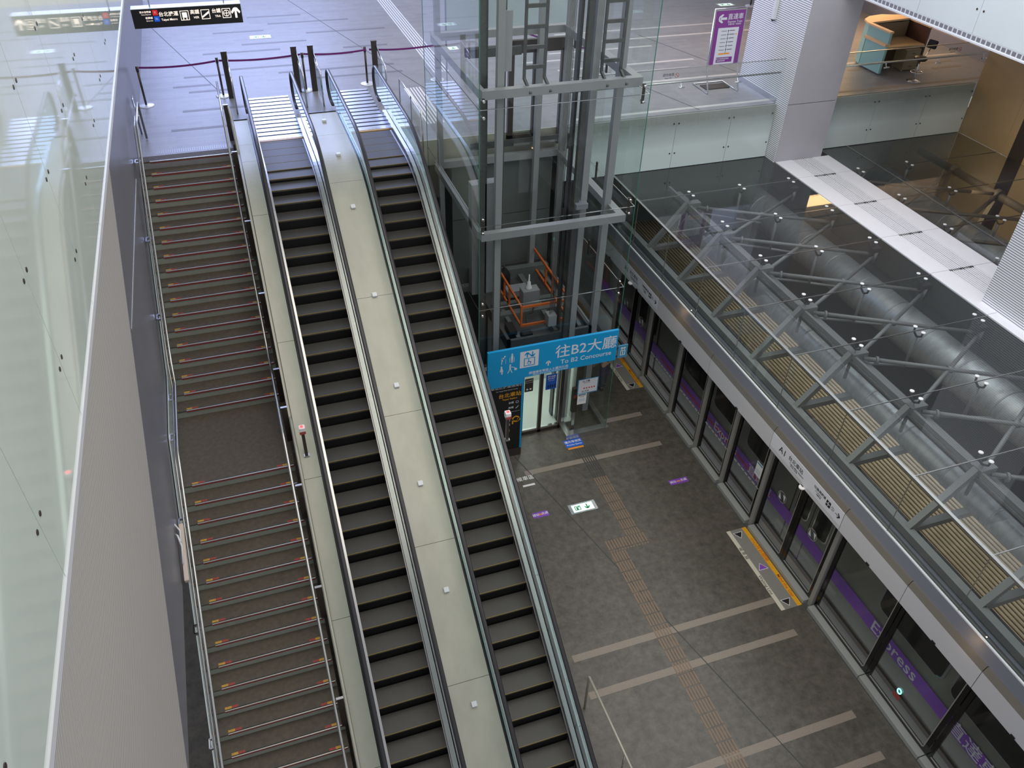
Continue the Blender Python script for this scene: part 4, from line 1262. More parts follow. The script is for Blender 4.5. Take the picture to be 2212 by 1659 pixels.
# cyan ring light and red sticker
rg = thing('ring_light', (XS, -12.0, -6.2), 'small cyan ring light on the wide glass panel', 'light')
MB().tube([(XS - 0.005, -12.35 + 0.045 * math.cos(a), -6.42 + 0.06 * math.sin(a)) for a in [2 * math.pi * k / 16 for k in range(16)]], 0.012, 6, True).build('ring', 'cyanled', rg)
rg2 = MB().box(XS - 0.005, XS - 0.002, -12.42, -12.26, -6.66, -6.52)
tag(rg2.build('red_sticker', 'redp'), 'small red sticker under the cyan ring light', 'sticker')

# glass wall over the header
yj2 = [1.1] + [-0.5 - 1.745 * k for k in range(0, 9)]
for i, (y1, y0) in enumerate(zip(yj2, yj2[1:])):
    b = MB(); b.box(9.105, 9.115, y0 + 0.005, y1 - 0.005, -3.145, -1.80); struct('window_%d' % (i + 1), b, 'gclear')
    b = MB(); b.box(9.10, 9.12, y0 - 0.004, y0 + 0.004, -3.145, -1.78); struct('trim_%d' % (20 + i), b, 'steel')
b = MB(); b.box(9.08, 9.14, -15, 1.1, -1.80, -1.765); struct('trim_10', b, 'steel')

# ================================================================ GLASS ROOFS
for i, (y1, y0) in enumerate(zip(yj2, yj2[1:])):
    b = MB(); b.box(9.14, 14.02, y0 + 0.006, y1 - 0.006, -1.79, -1.775); struct('roof_glass', b, 'groof')
    b = MB(); b.box(9.12, 14.02, y0 - 0.006, y0 + 0.006, -1.80, -1.772); struct('trim_%d' % (40 + i), b, 'steel')
for i, (y1, y0) in enumerate([(1.1, -0.47), (-0.47, -2.21), (-2.21, -3.95), (-3.95, -5.7), (-5.7, -7.45)]):
    b = MB(); b.box(15.82, 21.0, y0 + 0.006, y1 - 0.006, -1.79, -1.775); struct('roof_glass', b, 'groof')
    b = MB(); b.box(15.82, 21.0, y0 - 0.006, y0 + 0.006, -1.80, -1.772); struct('trim_%d' % (60 + i), b, 'trussb')
b = MB(); b.box(16.785, 16.815, -9, 1.1, -1.80, -1.765); struct('trim_11', b, 'steel')

def spider(x, y, big=False, stem=0.75, label='', m='truss', grp='spider fittings under the glass roof'):
    t = thing('glass_fitting', (x, y, -1.9), label, 'glass fitting', grp)
    for i, dy in enumerate((0.12, -0.12)):
        MB().lathe([(0.045, 0.0), (0.045, 0.012), (0.03, 0.02)], (x, y + dy, -1.775), 14).build('bolt_cap', 'wht', t)
        MB().tube([(x, y + dy, -1.78), (x, y + dy * 0.9, -1.88), (x, y, -1.95)], 0.022, 8).build('arm', 'darkm', t)
    if big:
        MB().box(x - 0.02, x + 0.24, y - 0.16, y + 0.06, -2.06, -1.95).build('clamp_plate', 'darkm', t, 0.01)
        MB().tube([(x + .12, y - 0.12, -2.06), (x + 0.12, y - 0.12, -2.35)], 0.05, 10).build('clamp_sleeve', 'truss', t)
    elif stem:
        MB().tube([(x, y, -1.95), (x, y, -1.95 - stem)], 0.035, 10).build('stem', 'truss', t)
    return t
k = 0
ylist = [-0.5 - 1.745 * k for k in range(-0, 8)]
ordw = ['first', 'second', 'third', 'fourth', 'fifth', 'sixth', 'seventh', 'eighth']
p1 = spider(10.65, ylist[0], label='glass fitting in the row nearest the screen doors, first from the concourse')
p2 = spider(12.2, ylist[0], label='glass fitting in the middle row of the near roof, first from the concourse', stem=0.8)
p3 = spider(13.76, ylist[0], True, label='large clamp fitting beside the white beam, first from the concourse')
for i, y in enumerate(ylist[1:], 1):
    copy_tree(p1, (10.65, y, -1.9), 'glass fitting in the row nearest the screen doors, %s from the concourse' % ordw[i])
    copy_tree(p2, (12.2, y, -1.9), 'glass fitting in the middle row of the near roof, %s from the concourse' % ordw[i])
    copy_tree(p3, (13.76, y, -1.9), 'large clamp fitting beside the white beam, %s from the concourse' % ordw[i])
yl2 = [-0.47, -2.21, -3.95, -5.7]
p4 = spider(16.1, yl2[0], label='glass fitting on the far roof next to the white beam, first from the concourse', stem=0, grp='spider fittings under the far roof')
p5 = spider(17.8, yl2[0], label='glass fitting in the middle of the far roof, first from the concourse', stem=0.4, grp='spider fittings under the far roof')
for i, y in enumerate(yl2[1:], 1):
    copy_tree(p4, (16.1, y, -1.9), 'glass fitting on the far roof next to the white beam, %s from the concourse' % ordw[i])
    copy_tree(p5, (17.8, y, -1.9), 'glass fitting in the middle of the far roof, %s from the concourse' % ordw[i])

# truss of the near roof
tr = thing('roof_truss', (11.5, -5, -2.2), 'grey steel truss with tie rods under the near glass roof', 'truss')
MB().box(10.60, 10.66, -14.5, 0.6, -2.28, -2.06).box(10.60, 11.0, -14.5, 0.6, -2.30, -2.26).build('chord', 'truss', tr)
MB().box(10.56, 10.585, -14.5, 0.6, -2.2, -2.16).build('rail_strip', 'steel', tr)
MB().box(9.5, 9.66, -14.5, 1.0, -3.36, -3.2).build('lower_chord', 'truss', tr)
MB().box(9.46, 9.50, -14.5, 1.0, -3.55, -3.50).build('cable_tray', 'wire', tr)
for y in ylist:
    MB().bar((10.60, y - 0.0, -2.05), (9.62, y, -3.24), 0.13, 0.12, (0, 1, 0)).build('strut', 'truss', tr)
    MB().bar((9.62, y, -3.26), (11.9, y, -3.26), 0.14, 0.12).build('cross_member', 'truss', tr)
    MB().box(10.58, 10.95, y - 0.10, y + 0.10, -2.14, -2.02).build('node_plate', 'truss', tr)
for a, c in zip(ylist, ylist[1:]):
    MB().tube([(10.85, a - 0.1, -2.15), (13.85, c - .05, -2.15)], 0.045, 10).build('tie_rod', 'truss', tr)
    MB().tube([(13.85, a - .1, -2.2), (10.85, c + .05, -2.2)], 0.045, 10).build('tie_rod', 'truss', tr)
    MB().tube([(12.3, (a + c) / 2 - .02, -2.17), (12.4, (a + c) / 2 - .07, -2.17)], 0.075, 12).build('rod_coupler', 'truss', tr)
    MB().tube([(11.05, a - 0.24, -2.15), (11.09, a - 0.26, -2.15)], 0.09, 12).build('rod_coupler', 'truss', tr)
for y in ylist:
    MB().tube([(12.2, y, -2.72), (13.8, y, -3.2)], 0.03, 8).build('strut', 'truss', tr)
    MB().tube([(12.2, y, -2.72), (10.9, y, -2.35)], 0.03, 8).build('strut', 'truss', tr)

# far truss
tr2 = thing('roof_truss', (18.5, -3, -2.3), 'brown lit steel truss under the far glass roof by the amber wall', 'truss')
MB().tube([(19.6, 1.0, -2.2), (19.6, -8, -2.2)], 0.11, 14).build('chord', 'trussb', tr2)
MB().tube([(19.2, 1.0, -3.3), (19.2, -8, -3.3)], 0.09, 14).build('lower_chord', 'trussb', tr2)
for a, c in zip(yl2, yl2[1:]):
    MB().tube([(16.1, a, -2.1), (19.55, c, -2.15)], 0.05, 10).build('tie_rod', 'trussb', tr2)
    MB().tube([(19.55, a, -2.2), (16.1, c, -2.15)], 0.06, 10).build('tie_rod', 'trussb', tr2)
for y in yl2:
    MB().bar((19.6, y, -2.2), (19.2, y - 0.1, -3.3), 0.14, 0.14, (0, 1, 0)).build('strut', 'trussb', tr2)
    MB().tube([(19.6, y + .08, -2.2), (19.6, y - .08, -2.2)], 0.18, 14).build('rod_coupler', 'trussb', tr2)
MB().box(16.0, 16.55, -9, 1.0, -2.9, -2.6).build('bottom_flange', 'trussb', tr2)
b = MB(); b.box(15.9, 21, -9, 1.15, -4.5, -4.4); struct('ceiling', b, 'dark')

# ducts
def duct(x, z, r, y0, y1, label, m='duct'):
    t = thing('air_duct', (x, (y0 + y1) / 2, z), label, 'duct')
    MB().tube([(x, y1, z), (x, y0, z)], r, 28).build('pipe', m, t)
    y = y1 - 0.9
    while y > y0:
        MB().tube([(x, y, z), (x, y - 0.03, z)], r + 0.012, 28).build('flange', m, t)
        y -= 1.15
    return t
duct(11.15, -3.05, 0.27, -15, 1.0, 'thinner round metal air duct nearer the screen doors')
duct(13.55, -2.95, 0.46, -15, 1.0, 'thick round metal air duct beside the white beam')
duct(18.2, -3.0, 0.52, -9, 1.0, 'thick round metal air duct under the far roof')
# cables behind the header
cb = thing('cable_run', (9.7, -7, -3.6), 'bundle of dark cables running behind the header glass', 'cable')
for k, (x, z) in enumerate([(9.22, -3.32), (9.28, -3.30), (9.34, -3.33), (9.75, -3.50), (9.83, -3.5), (9.92, -3.55), (10.0, -3.55)]):
    MB().tube([(x, 1.0, z), (x, -5, z + 0.02), (x, -15, z)], 0.028, 8).build('cable', 'wire' if k % 2 else 'dgrey', cb)
for y in (-3.7, -5.9, -8.1, -10.3):
    MB().box(9.70, 9.84, y - 0.05, y + 0.05, -3.47, -3.40).build('junction_tag', 'desk', cb)

# ================================================================ TRAIN
tn = thing('train', (11.3, -7, -8.3), 'stainless express train with tan ribbed roof and purple stripe behind the screens', 'train')
XT = 10.0
MB().box(XT + 0.02, 12.75, -15.5, 3.0, -8.1, -4.78).build('body', 'trainside', tn)
b = MB()
prof = [(10.02, -4.78), (10.12, -4.55), (10.4, -4.42), (12.4, -4.42), (12.65, -4.55), (12.75, -4.78)]
a = [b.b.verts.new((x, -15.5, z)) for x, z in prof]; c = [b.b.verts.new((x, 3.0, z)) for x, z in prof]
for i in range(5): b.b.faces.new([a[i], a[i + 1], c[i + 1], c[i]])
b.b.faces.new(a[::-1]); b.b.faces.new(c)
b.build('roof', 'mgrey', tn)
b = MB()
for k in range(20):
    x = 10.42 + k * 0.1
    b.tube([(x, -15.4, -4.40), (x, 2.9, -4.40)], 0.032, 6)
b.build('roof_ribs', 'trainroof', tn)
# windows, doors, purple band
def rrect(y0, y1, z0, z1, r, n=5):
    out = []
    for cy, cz, a0 in ((y1 - r, z1 - r, 0), (y0 + r, z1 - r, 90), (y0 + r, z0 + r, 180), (y1 - r, z0 + r, 270)):
        for i in range(n + 1):
            t = math.radians(a0 + 90 * i / n); out.append((cy + r * math.cos(t), cz + r * math.sin(t)))
    return out
for y0, y1 in ((-12.62, -10.9), (-14.6, -12.88), (-6.7, -5.9), (-5.6, -4.3), (-3.9, -2.7)):
    MB().prism_x(rrect(y0 - .05, y1 + .05, -5.87, -5.0, 0.18), XT + 0.005, XT + 0.02).build('window_surround', 'smoothw', tn)
    MB().prism_x(rrect(y0, y1, -5.82, -5.05, 0.14), XT - 0.002, XT + 0.005).build('window_glass', 'traindark', tn)
for y0, y1 in ((-9.25, -7.9), (-1.1, 0.2)):
    ym = (y0 + y1) / 2
    for a_, c_ in ((y0, ym - .01), (ym + .01, y1)):
        d = MB().box(XT + 0.0, XT + 0.02, a_, c_, -7.1, -4.95).build('door_leaf', 'trainside', tn)
        MB().prism_x(rrect(a_ + 0.12, c_ - 0.1, -5.95, -5.05, 0.1), XT - 0.006, XT).build('door_window', 'traindark', d)
        MB().prism_x(rrect(a_ + 0.09, c_ - 0.07, -5.98, -5.02, 0.12), XT - 0.002, XT + .001).build('window_rim', 'chrome', d)
    MB().box(XT - .004, XT + .021, y0 - 0.03, y0, -7.1, -4.9).build('door_seal', 'blackp', tn)
    MB().box(XT - .004, XT + .021, y1, y1 + 0.03, -7.1, -4.9).build('door_seal', 'blackp', tn)
    MB().box(XT - .004, XT + .021, ym - 0.01, ym + 0.01, -7.1, -4.9).build('door_seal', 'blackp', tn)
MB().box(XT - 0.009, XT - 0.006, -15.5, 3.0, -6.53, -6.17).build('purple_band', 'purple', tn)
b = MB(); b.box(XT - 0.011, XT - 0.009, -7.2, -1.5, -6.42, -6.36); b.build('red_line', 'redink', tn)
fr = plane_mat((XT - 0.012, -10.65, -6.36), (0, -1, 0), (0, 0, 1))
lettering([('Express', 0.42, 0.95, 0.0, 'CENTER'), ('直達車', 0.40, 3.1, 0.0, 'CENTER')], 'pale', fr, tn)
lettering([('Express', 0.36, 0.0, 0.0, 'CENTER')], 'pale', plane_mat((XT - 0.012, -5.1, -6.36), (0, -1, 0), (0, 0, 1)), tn)
lettering([('直達車', 0.34, 0.0, 0.0, 'CENTER')], 'pale', plane_mat((XT - 0.012, -6.7, -6.36), (0, -1, 0), (0, 0, 1)), tn)
MB().box(XT - 0.03, XT + 0.02, -15.5, 3.0, -7.22, -7.10).build('skirt_step', 'steeld', tn)

# ================================================================ CONCOURSE EDGE GLASS
px = [7.62, 9.02, 10.84, 12.55, 13.94]
for i, (a, c) in enumerate(zip(px, px[1:])):
    t = thing('balustrade_panel', ((a + c) / 2, 1.1, -1.78), 'frosted-foot glass balustrade panel, %s from the lift' % ordw[i], 'glass balustrade', 'glass balustrade panels left of the pillar')
    MB().box(a + 0.005, c - 0.005, 1.10, 1.115, ZU + 0.02, 0.98).build('clear_glass', 'gclear', t)
    MB().box(a + 0.005, c - 0.005, 1.10, 1.115, -1.76, ZU + 0.02).build('frosted_foot', 'gradfrost', t)
    b = MB()
    for z in (-1.33, -0.49):
        for x in (a + 0.075, c - 0.075): b.tube([(x, 1.09, z), (x, 1.10, z)], 0.022, 12)
    b.build('bolts', 'steeld', t)
px = [15.56, 17.42, 19.25, 21.0]
for i, (a, c) in enumerate(zip(px, px[1:])):
    t = thing('balustrade_panel', ((a + c) / 2, 1.1, -1.78), 'frosted-foot glass balustrade panel, %s right of the pillar' % ordw[i], 'glass balustrade', 'glass balustrade panels right of the pillar')
    MB().box(a + 0.005, c - 0.005, 1.10, 1.115, ZU + 0.02, 0.98).build('clear_glass', 'gclear', t)
    MB().box(a + 0.005, c - 0.005, 1.10, 1.115, -1.76, ZU + 0.02).build('frosted_foot', 'gradfrost', t)
    b = MB()
    for z in (-1.33, -0.49):
        for x in (a + 0.075, c - 0.075): b.tube([(x, 1.09, z), (x, 1.10, z)], 0.022, 12)
    b.build('bolts', 'steeld', t)
def edge_rail(xa, xb, label, xs_):
    t = thing('edge_handrail', ((xa + xb) / 2, 1.2, ZU), label, 'handrail')
    MB().box(xa, xb, 1.095, 1.12, 0.98, 1.0).build('cap_rail', 'steel', t)
    MB().tube([(xa, 1.2, 0.60), (xb, 1.2, 0.60)], 0.024, 10).build('grab_rail', 'steel', t)
    for x in xs_:
        MB().tube([(x, 1.2, 0.60), (x, 1.18, 0.5), (x, 1.12, 0.48)], 0.014, 8).build('bracket', 'chrome', t)
        MB().tube([(x - 0.09, 1.14, 0.47), (x + 0.09, 1.14, 0.47)], 0.022, 8).build('clamp', 'chrome', t)
edge_rail(7.6, 13.9, 'stainless rails along the glass balustrade between lift and pillar', (9.02, 10.84, 12.55))
edge_rail(15.58, 21.0, 'stainless rails along the glass balustrade right of the pillar', (17.42, 19.25, 20.95))
for x, w, lb in ((10.45, 0.45, 'between lift and sign'), (19.65, 0.4, 'right of the bar stool')):
    t = thing('glass_decal', (x, 1.09, 0.8), 'small no leaning decal on the glass ' + lb, 'decal')
    fr = plane_mat((x - w / 2, 1.098, 0.72), (1, 0, 0), (0, 0, 1))
    lettering([('請勿倚靠', 0.085, 0.15, 0.12, 'CENTER'), ('Keep Off', 0.05, 0.15, 0.04, 'CENTER')], 'dgrey', fr, t)
    shapes(ring_polys(0.40, 0.1, 0.06, 0.01, 18) + [[(0.36, 0.13), (0.37, 0.14), (0.44, 0.07), (0.43, 0.06)]], 'redp', fr, t)
# translucent vestibule wall behind the lift
gl = thing('glass_partition', (8, 4.0, ZU), 'tall translucent glass partition with printed symbols behind the lift', 'glass partition')
MB().box(5.2, 8.77, 4.0, 4.02, 1.42, 4.2).build('panel', 'gfrost', gl)
MB().box(8.74, 8.78, 3.98, 4.04, ZU, 4.2).build('post', 'steel', gl)
MB().box(5.2, 5.24, 3.98, 4.04, ZU, 4.2).build('post', 'steel', gl)

# standing purple sign
sx, sy = 12.42, 2.32
ps = thing('standing_sign', (12.9, 2.7, ZU), 'purple and white Express Train sign on a chrome stand', 'sign')
b = MB(); r = 0.022
b.tube([(12.42, 3.15, ZU + .02), (12.42, 2.32, ZU + .02), (12.42, 2.30, ZU + .06), (12.40, 2.52, 0.36), (12.40, 2.55, 0.46), (12.40, 2.62, 1.95), (13.38, 2.62, 1.95), (13.38, 2.55, 0.46), (13.38, 2.52, 0.36), (13.40, 2.30, ZU + .06), (13.40, 2.32, ZU + .02), (13.40, 3.15, ZU + .02), (12.42, 3.15, ZU + .02)], r, 10)
b.build('stand', 'chrome', ps)
MB().box(12.55, 13.33, 2.62, 2.98, ZU + .0, ZU + .03).build('base_weight', 'steeld', ps)
fn = plane_mat((12.42, 2.53, 0.48), (1, 0, 0), (0, 0.06, 1.45))
b = MB(); b.prism_z(rect(0, 0, 0.95, 1.44), -0.02, 0.0); bmesh.ops.transform(b.b, matrix=fn, verts=b.b.verts); b.build('panel', 'purpled', ps)
b = MB(); b.prism_z(rect(0.15, 0.0, 0.80, 0.98), 0.0, 0.003); bmesh.ops.transform(b.b, matrix=fn, verts=b.b.verts); b.build('map_panel', 'pale', ps)
fn2 = fn @ Matrix.Translation((0, 0, 0.004))
shapes(frame_rects(-0.01, -0.01, 0.96, 1.45, 0.025), 'steel', fn2, ps, 'frame')
lettering([('直達車', 0.165, 0.64, 1.25, 'CENTER'), ('Express Train', 0.082, 0.64, 1.13, 'CENTER'), ('快速列車  직행열차', 0.05, 0.64, 1.06, 'CENTER')], 'pale', fn2, ps)
shapes(arrow_polys(0.24, 1.22, 0.26, math.pi, 0.24), 'pale', fn2, ps)
shapes([circ(0.48, 0.90 - 0.1 * k, 0.018, 12) for k in range(6)] + [rect(0.475, 0.30, 0.485, 0.90)] + [rect(0.52, 0.893 - 0.1 * k, 0.68, 0.91 - 0.1 * k) for k in range(6)] + [rect(0.26, 0.888 - 0.1 * k, 0.43, 0.90 - 0.1 * k) for k in range(6)], 'dgrey', fn2, ps, 'route_line')
shapes([rect(0.27, 0.27, 0.62, 0.31), rect(0.60, 0.89, 0.67, 0.91), rect(0.70, 0.79, 0.77, 0.81)], 'orangep', fn2, ps, 'route_marks')
shapes([rect(0.22, 0.06, 0.73, 0.20)], 'purpled', fn2, ps, 'info_strip')
lettering([('更多列車資訊請掃描', 0.045, 0.42, 0.155, 'CENTER'), ('直達車時刻表', 0.045, 0.38, 0.10, 'CENTER')], 'pale', fn2 @ Matrix.Translation((0, 0, 0.003)), ps)

# service counter
ct = thing('service_counter', (19.2, 3.2, ZU), 'mint green service counter with curved cream top right of the pillar', 'counter')
MB().box(18.38, 18.46, 2.42, 3.35, ZU + 0.06, 0.62).build('side_panel', 'mint', ct)
MB().box(18.40, 18.48, 2.42, 3.40, 0.66, 0.98).build('upper_side_panel', 'mint', ct)
MB().box(18.33, 18.50, 2.40, 3.42, 0.60, 0.68).build('ledge', 'cream', ct, 0.01)
b = MB(); b.prism_z([(18.40, 3.4), (18.55, 3.75), (18.9, 3.98), (19.4, 4.05), (19.9, 3.9), (20.12, 3.62), (20.05, 3.60), (19.85, 3.8), (19.4, 3.92), (18.95, 3.88), (18.62, 3.68), (18.48, 3.38)], ZU + 0.06, 0.98); b.build('curved_front', 'mint', ct)
MB().box(20.06, 20.12, 2.66, 3.64, ZU + 0.06, 0.98).build('end_panel', 'brown', ct)
b = MB(); b.prism_z([(18.66, 2.70), (18.56, 2.70), (18.36, 2.40), (18.36, 3.42), (18.52, 3.80), (18.88, 4.04), (19.4, 4.12), (19.95, 3.96), (20.2, 3.66), (20.2, 2.62), (20.03, 2.62), (20.03, 3.55), (18.50, 3.42), (18.50, 2.40), (18.36, 2.40)][3:] + [(18.36, 2.40)], 0.98, 1.03); b.build('top', 'cream', ct)
MB().box(18.48, 20.05, 2.66, 3.52, 0.46, 0.50).build('desk', 'desk', ct)
MB().box(18.5, 20.0, 3.50, 3.54, 0.5, 0.95).build('inner_panel', 'cab', ct)
MB().box(18.5, 20.02, 3.3, 3.34, ZU + .1, 0.46).build('modesty_panel', 'brown', ct)
dr = thing('drawer_unit', (19.5, 2.75, ZU), 'grey drawer pedestal standing under the mint counter desk', 'drawer unit')
MB().box(19.3, 19.85, 2.50, 2.95, ZU + 0.07, 0.42).build('body', 'cab', dr)
for k in range(3): 
    d = MB().box(19.31, 19.84, 2.485, 2.50, ZU + 0.09 + 0.19 * k, ZU + 0.26 + 0.19 * k).build('drawer', 'cab', dr)
    MB().box(19.52, 19.62, 2.475, 2.486, ZU + 0.17 + 0.19 * k, ZU + 0.185 + 0.19 * k).build('handle', 'blackp', d)
b = MB()
for x, y in ((19.34, 2.54), (19.8, 2.54), (19.34, 2.9), (19.8, 2.9)): b.tube([(x - .02, y, ZU + .035), (x + .02, y, ZU + .035)], 0.034, 12)
b.build('castors', 'steel', dr)
st = thing('bar_stool', (19.17, 1.75, ZU), 'chrome bar stool with black seat in front of the mint counter', 'stool')
MB().lathe([(0.21, 0), (0.21, 0.012), (0.12, 0.03), (0.035, 0.05)], (19.17, 1.75, ZU), 28).build('base', 'chrome', st)
MB().tube([(19.17, 1.75, ZU + .04), (19.17, 1.75, ZU + 0.62)], [0.03, 0.022], 14).build('column', 'chrome', st)
MB().tube([(19.17 + 0.17 * math.cos(a), 1.75 + 0.17 * math.sin(a), ZU + 0.27) for a in [2 * math.pi * k / 20 for k in range(20)]], 0.014, 8, True).bar((19.0, 1.75, ZU + .27), (19.34, 1.75, ZU + .27), 0.02, 0.02).build('foot_ring', 'chrome', st)
MB().lathe([(0.02, 0.60), (0.16, 0.61), (0.19, 0.64), (0.19, 0.69), (0.16, 0.715), (0.02, 0.72)], (19.17, 1.75, ZU), 28).build('seat', 'blackp', st)
MB().tube([(19.35, 1.8, ZU + .66), (19.5, 1.9, ZU + .72), (19.62, 1.95, ZU + .85)], 0.014, 8).build('back_stem', 'chrome', st)
b = MB(); b.box(-0.03, 0.03, -0.15, 0.15, -0.12, 0.12)
bmesh.ops.transform(b.b, matrix=Matrix.Translation((19.66, 1.97, ZU + 0.97)) @ Matrix.Rotation(0.3, 4, 'Z') @ Matrix.Rotation(0.25, 4, 'Y'), verts=b.b.verts)
b.build('backrest', 'blackp', st, 0.02)
# device on pillar
pc = thing('wall_device', (13.93, 1.9, 2.0), 'white bracketed device on the ribbed side of the near pillar', 'device')
MB().box(13.86, 13.95, 2.0, 2.12, 1.75, 2.3).build('body', 'white', pc, 0.01)
MB().lathe([(0.02, -0.05), (0.05, -0.02), (0.05, 0.0)], (13.90, 2.06, 1.75), 14).build('lens', 'blackp', pc)

# stanchion at far concourse
stanchion(18.85, 10.4, 'lone belt stanchion far back beyond the purple standing sign', 'steeld')

# ================================================================ PLATFORM FLOOR MARKS
def tact(name, x0, x1, y0, y1, m, label, n=5):
    b = MB(); w = (x1 - x0) / n
    for k in range(n):
        y = y1
        while y > y0 + 0.02:
            b.box(x0 + w * k + w * 0.22, x0 + w * (k + 1) - w * 0.22, max(y0, y - 0.27), y, ZP, ZP + 0.005)
            y -= 0.30
    tag(b.build(name, m), label, 'tactile paving')
tact('tactile_strip', 6.50, 6.88, -6.74, -4.76, 'tact', 'tan ribbed tactile strip on the platform from the lift', 6)
tact('tactile_strip', 5.92, 6.32, -14.8, -7.11, 'tact', 'long tan ribbed tactile strip running toward the viewer on the platform', 6)
tact('tactile_strip', 5.92, 6.95, -7.10, -6.75, 'tact', 'short tan tactile cross piece joining the two strips', 14)
tact('tactile_strip', 6.35, 7.05, -3.95, -3.62, 'tactdark', 'dark warning tactile block in front of the lift', 10)
tact('tactile_strip', 6.50, 6.88, -4.75, -3.95, 'tactdark', 'dark ribbed tactile strip leaving the lift block', 6)
def waiting(y0, y1, label):
    t = thing('waiting_area_marking', (9.1, (y0 + y1) / 2, ZP), label, 'floor marking', 'waiting area markings at the screen doors')
    MB().box(8.86, 9.34, y0, y1, ZP, ZP + 0.002).build('grit_field', 'grit', t)
    MB().box(9.27, 9.38, y0, y1, ZP + .002, ZP + 0.004).build('yellow_line', 'amber', t)
    MB().box(8.85, 8.95, y0, y1, ZP + .002, ZP + 0.004).build('cream_line', 'bone', t)
    L = y1 - y0
    fr = plane_mat((9.325, y1, ZP + .0045), (0, -1, 0), (1, 0, 0))
    lettering([('小心月台間隙', 0.12, L * 0.30, 0, 'CENTER'), ('Mind the Gap', 0.115, L * 0.76, 0, 'CENTER')], 'rust', fr, t)
    fr = plane_mat((8.90, y1, ZP + .0045), (0, -1, 0), (1, 0, 0))
    lettering([('候 車 線', 0.10, L * 0.30, 0, 'CENTER'), ('Waiting Line', 0.105, L * 0.70, 0, 'CENTER')], 'dgrey', fr, t)
    for yy, m, up in ((y1 - 0.17, 'ink', -1), ((y0 + y1) / 2, 'purple', 1), (y0 + 0.17, 'ink', -1)):
        fr = plane_mat((9.10, yy, ZP + .002), (1, 0, 0), (0, 1, 0))
        s = 0.105
        tri = lambda q: [(-q, -q * 0.6 * up), (q, -q * 0.6 * up), (0, q * 0.9 * up)][::up]
        shapes([tri(s * 1.2)], 'wht', fr, t, 'arrow_outline', 0.0015)
        shapes([tri(s)], m, fr @ Matrix.Translation((0, 0, 0.0016)), t, 'arrow')
waiting(-9.70, -7.36, 'yellow and grey waiting area marking before the near screen doors')
waiting(-1.78, 0.5, 'yellow and grey waiting area marking before the far screen doors')
def sticker(x0, x1, y0, y1, label, ry=0):
    t = thing('floor_sticker', ((x0 + x1) / 2, (y0 + y1) / 2, ZP), label, 'floor sticker')
    MB().box(x0, x1, y0, y1, ZP, ZP + 0.0025).build('sheet', 'purple', t)
    w, h = x1 - x0, y1 - y0
    fr = plane_mat((x0, y0, ZP + .003), (1, 0, 0), (0, 1, 0))
    lettering([('請站', h * 0.5, w * 0.2, h * 0.5, 'CENTER'), ('此處', h * 0.5, w * 0.78, h * 0.55, 'CENTER')], 'wht', fr, t)
    shapes([circ(w * 0.44, h * 0.5, h * 0.16, 10), circ(w * 0.54, h * 0.5, h * 0.16, 10)], 'orangep', fr, t)
sticker(8.30, 8.82, -5.58, -5.41, 'purple queue sticker on the floor near the screen panels')
sticker(4.60, 5.00, -5.58, -5.41, 'purple queue sticker half hidden beside the right escalator')
ws = thing('floor_sticker', (4.9, -4.35, ZP), 'white lettered floor sticker at the edge of the right escalator', 'floor sticker')
lettering([('候車區', 0.16, 0.1, 0.2, 'CENTER')], 'wht', plane_mat((4.75, -4.45, ZP + .002), (1, 0, 0), (0, 1, 0)), ws)
MB().box(4.7, 5.02, -4.52, -4.46, ZP, ZP + 0.003).build('line', 'wht', ws)
pq = thing('floor_sticker', (6.5, -3.4, ZP), 'blue Priority Queue sticker on the floor before the lift', 'floor sticker')
MB().box(6.28, 6.78, -3.52, -3.24, ZP, ZP + 0.003).build('sheet', 'blue', pq)
MB().box(6.30, 6.74, -3.60, -3.54, ZP, ZP + 0.003).build('yellow_bar', 'orangep', pq)
lettering([('優先等候區', 0.095, 0.25, 0.19, 'CENTER'), ('Priority Queue', 0.07, 0.25, 0.08, 'CENTER')], 'wht', plane_mat((6.28, -3.52, ZP + .0035), (1, 0, 0), (0, 1, 0)), pq)
# low railing beside the escalator foot
rr = thing('foot_railing', (3.86, -11.5, ZP), 'pale metal railing beside the foot of the right escalator', 'railing')
MB().tube([(3.86, -10.46, ZP), (3.86, -10.44, -6.05), (3.86, -10.46, -6.0), (3.88, -13.4, -6.0), (3.88, -13.42, ZP)], 0.024, 10).build('rail', 'steelc', rr)
MB().tube([(3.87, -12, ZP), (3.87, -12, -6.0)], 0.016, 8).build('post', 'steel', rr)

# linear lamp hung at the left wall
lp = thing('linear_lamp', (-2.70, -7.7, -3.4), 'long pale box lamp hanging at the lower left wall edge', 'lamp')
b = MB(); b.bar((-2.66, -7.15, -3.10), (-2.66, -8.15, -3.42), 0.07, 0.10); b.build('housing', 'lamp', lp, 0.006)
MB().tube([(-2.74, -7.4, -3.05), (-2.70, -7.5, -2.98), (-2.66, -7.65, -3.1), (-2.68, -7.9, -3.25)], 0.016, 8).tube([(-2.73, -7.3, -2.9), (-2.66, -7.4, -2.98), (-2.66, -7.6, -3.05)], 0.014, 8).build('bracket', 'wht', lp)

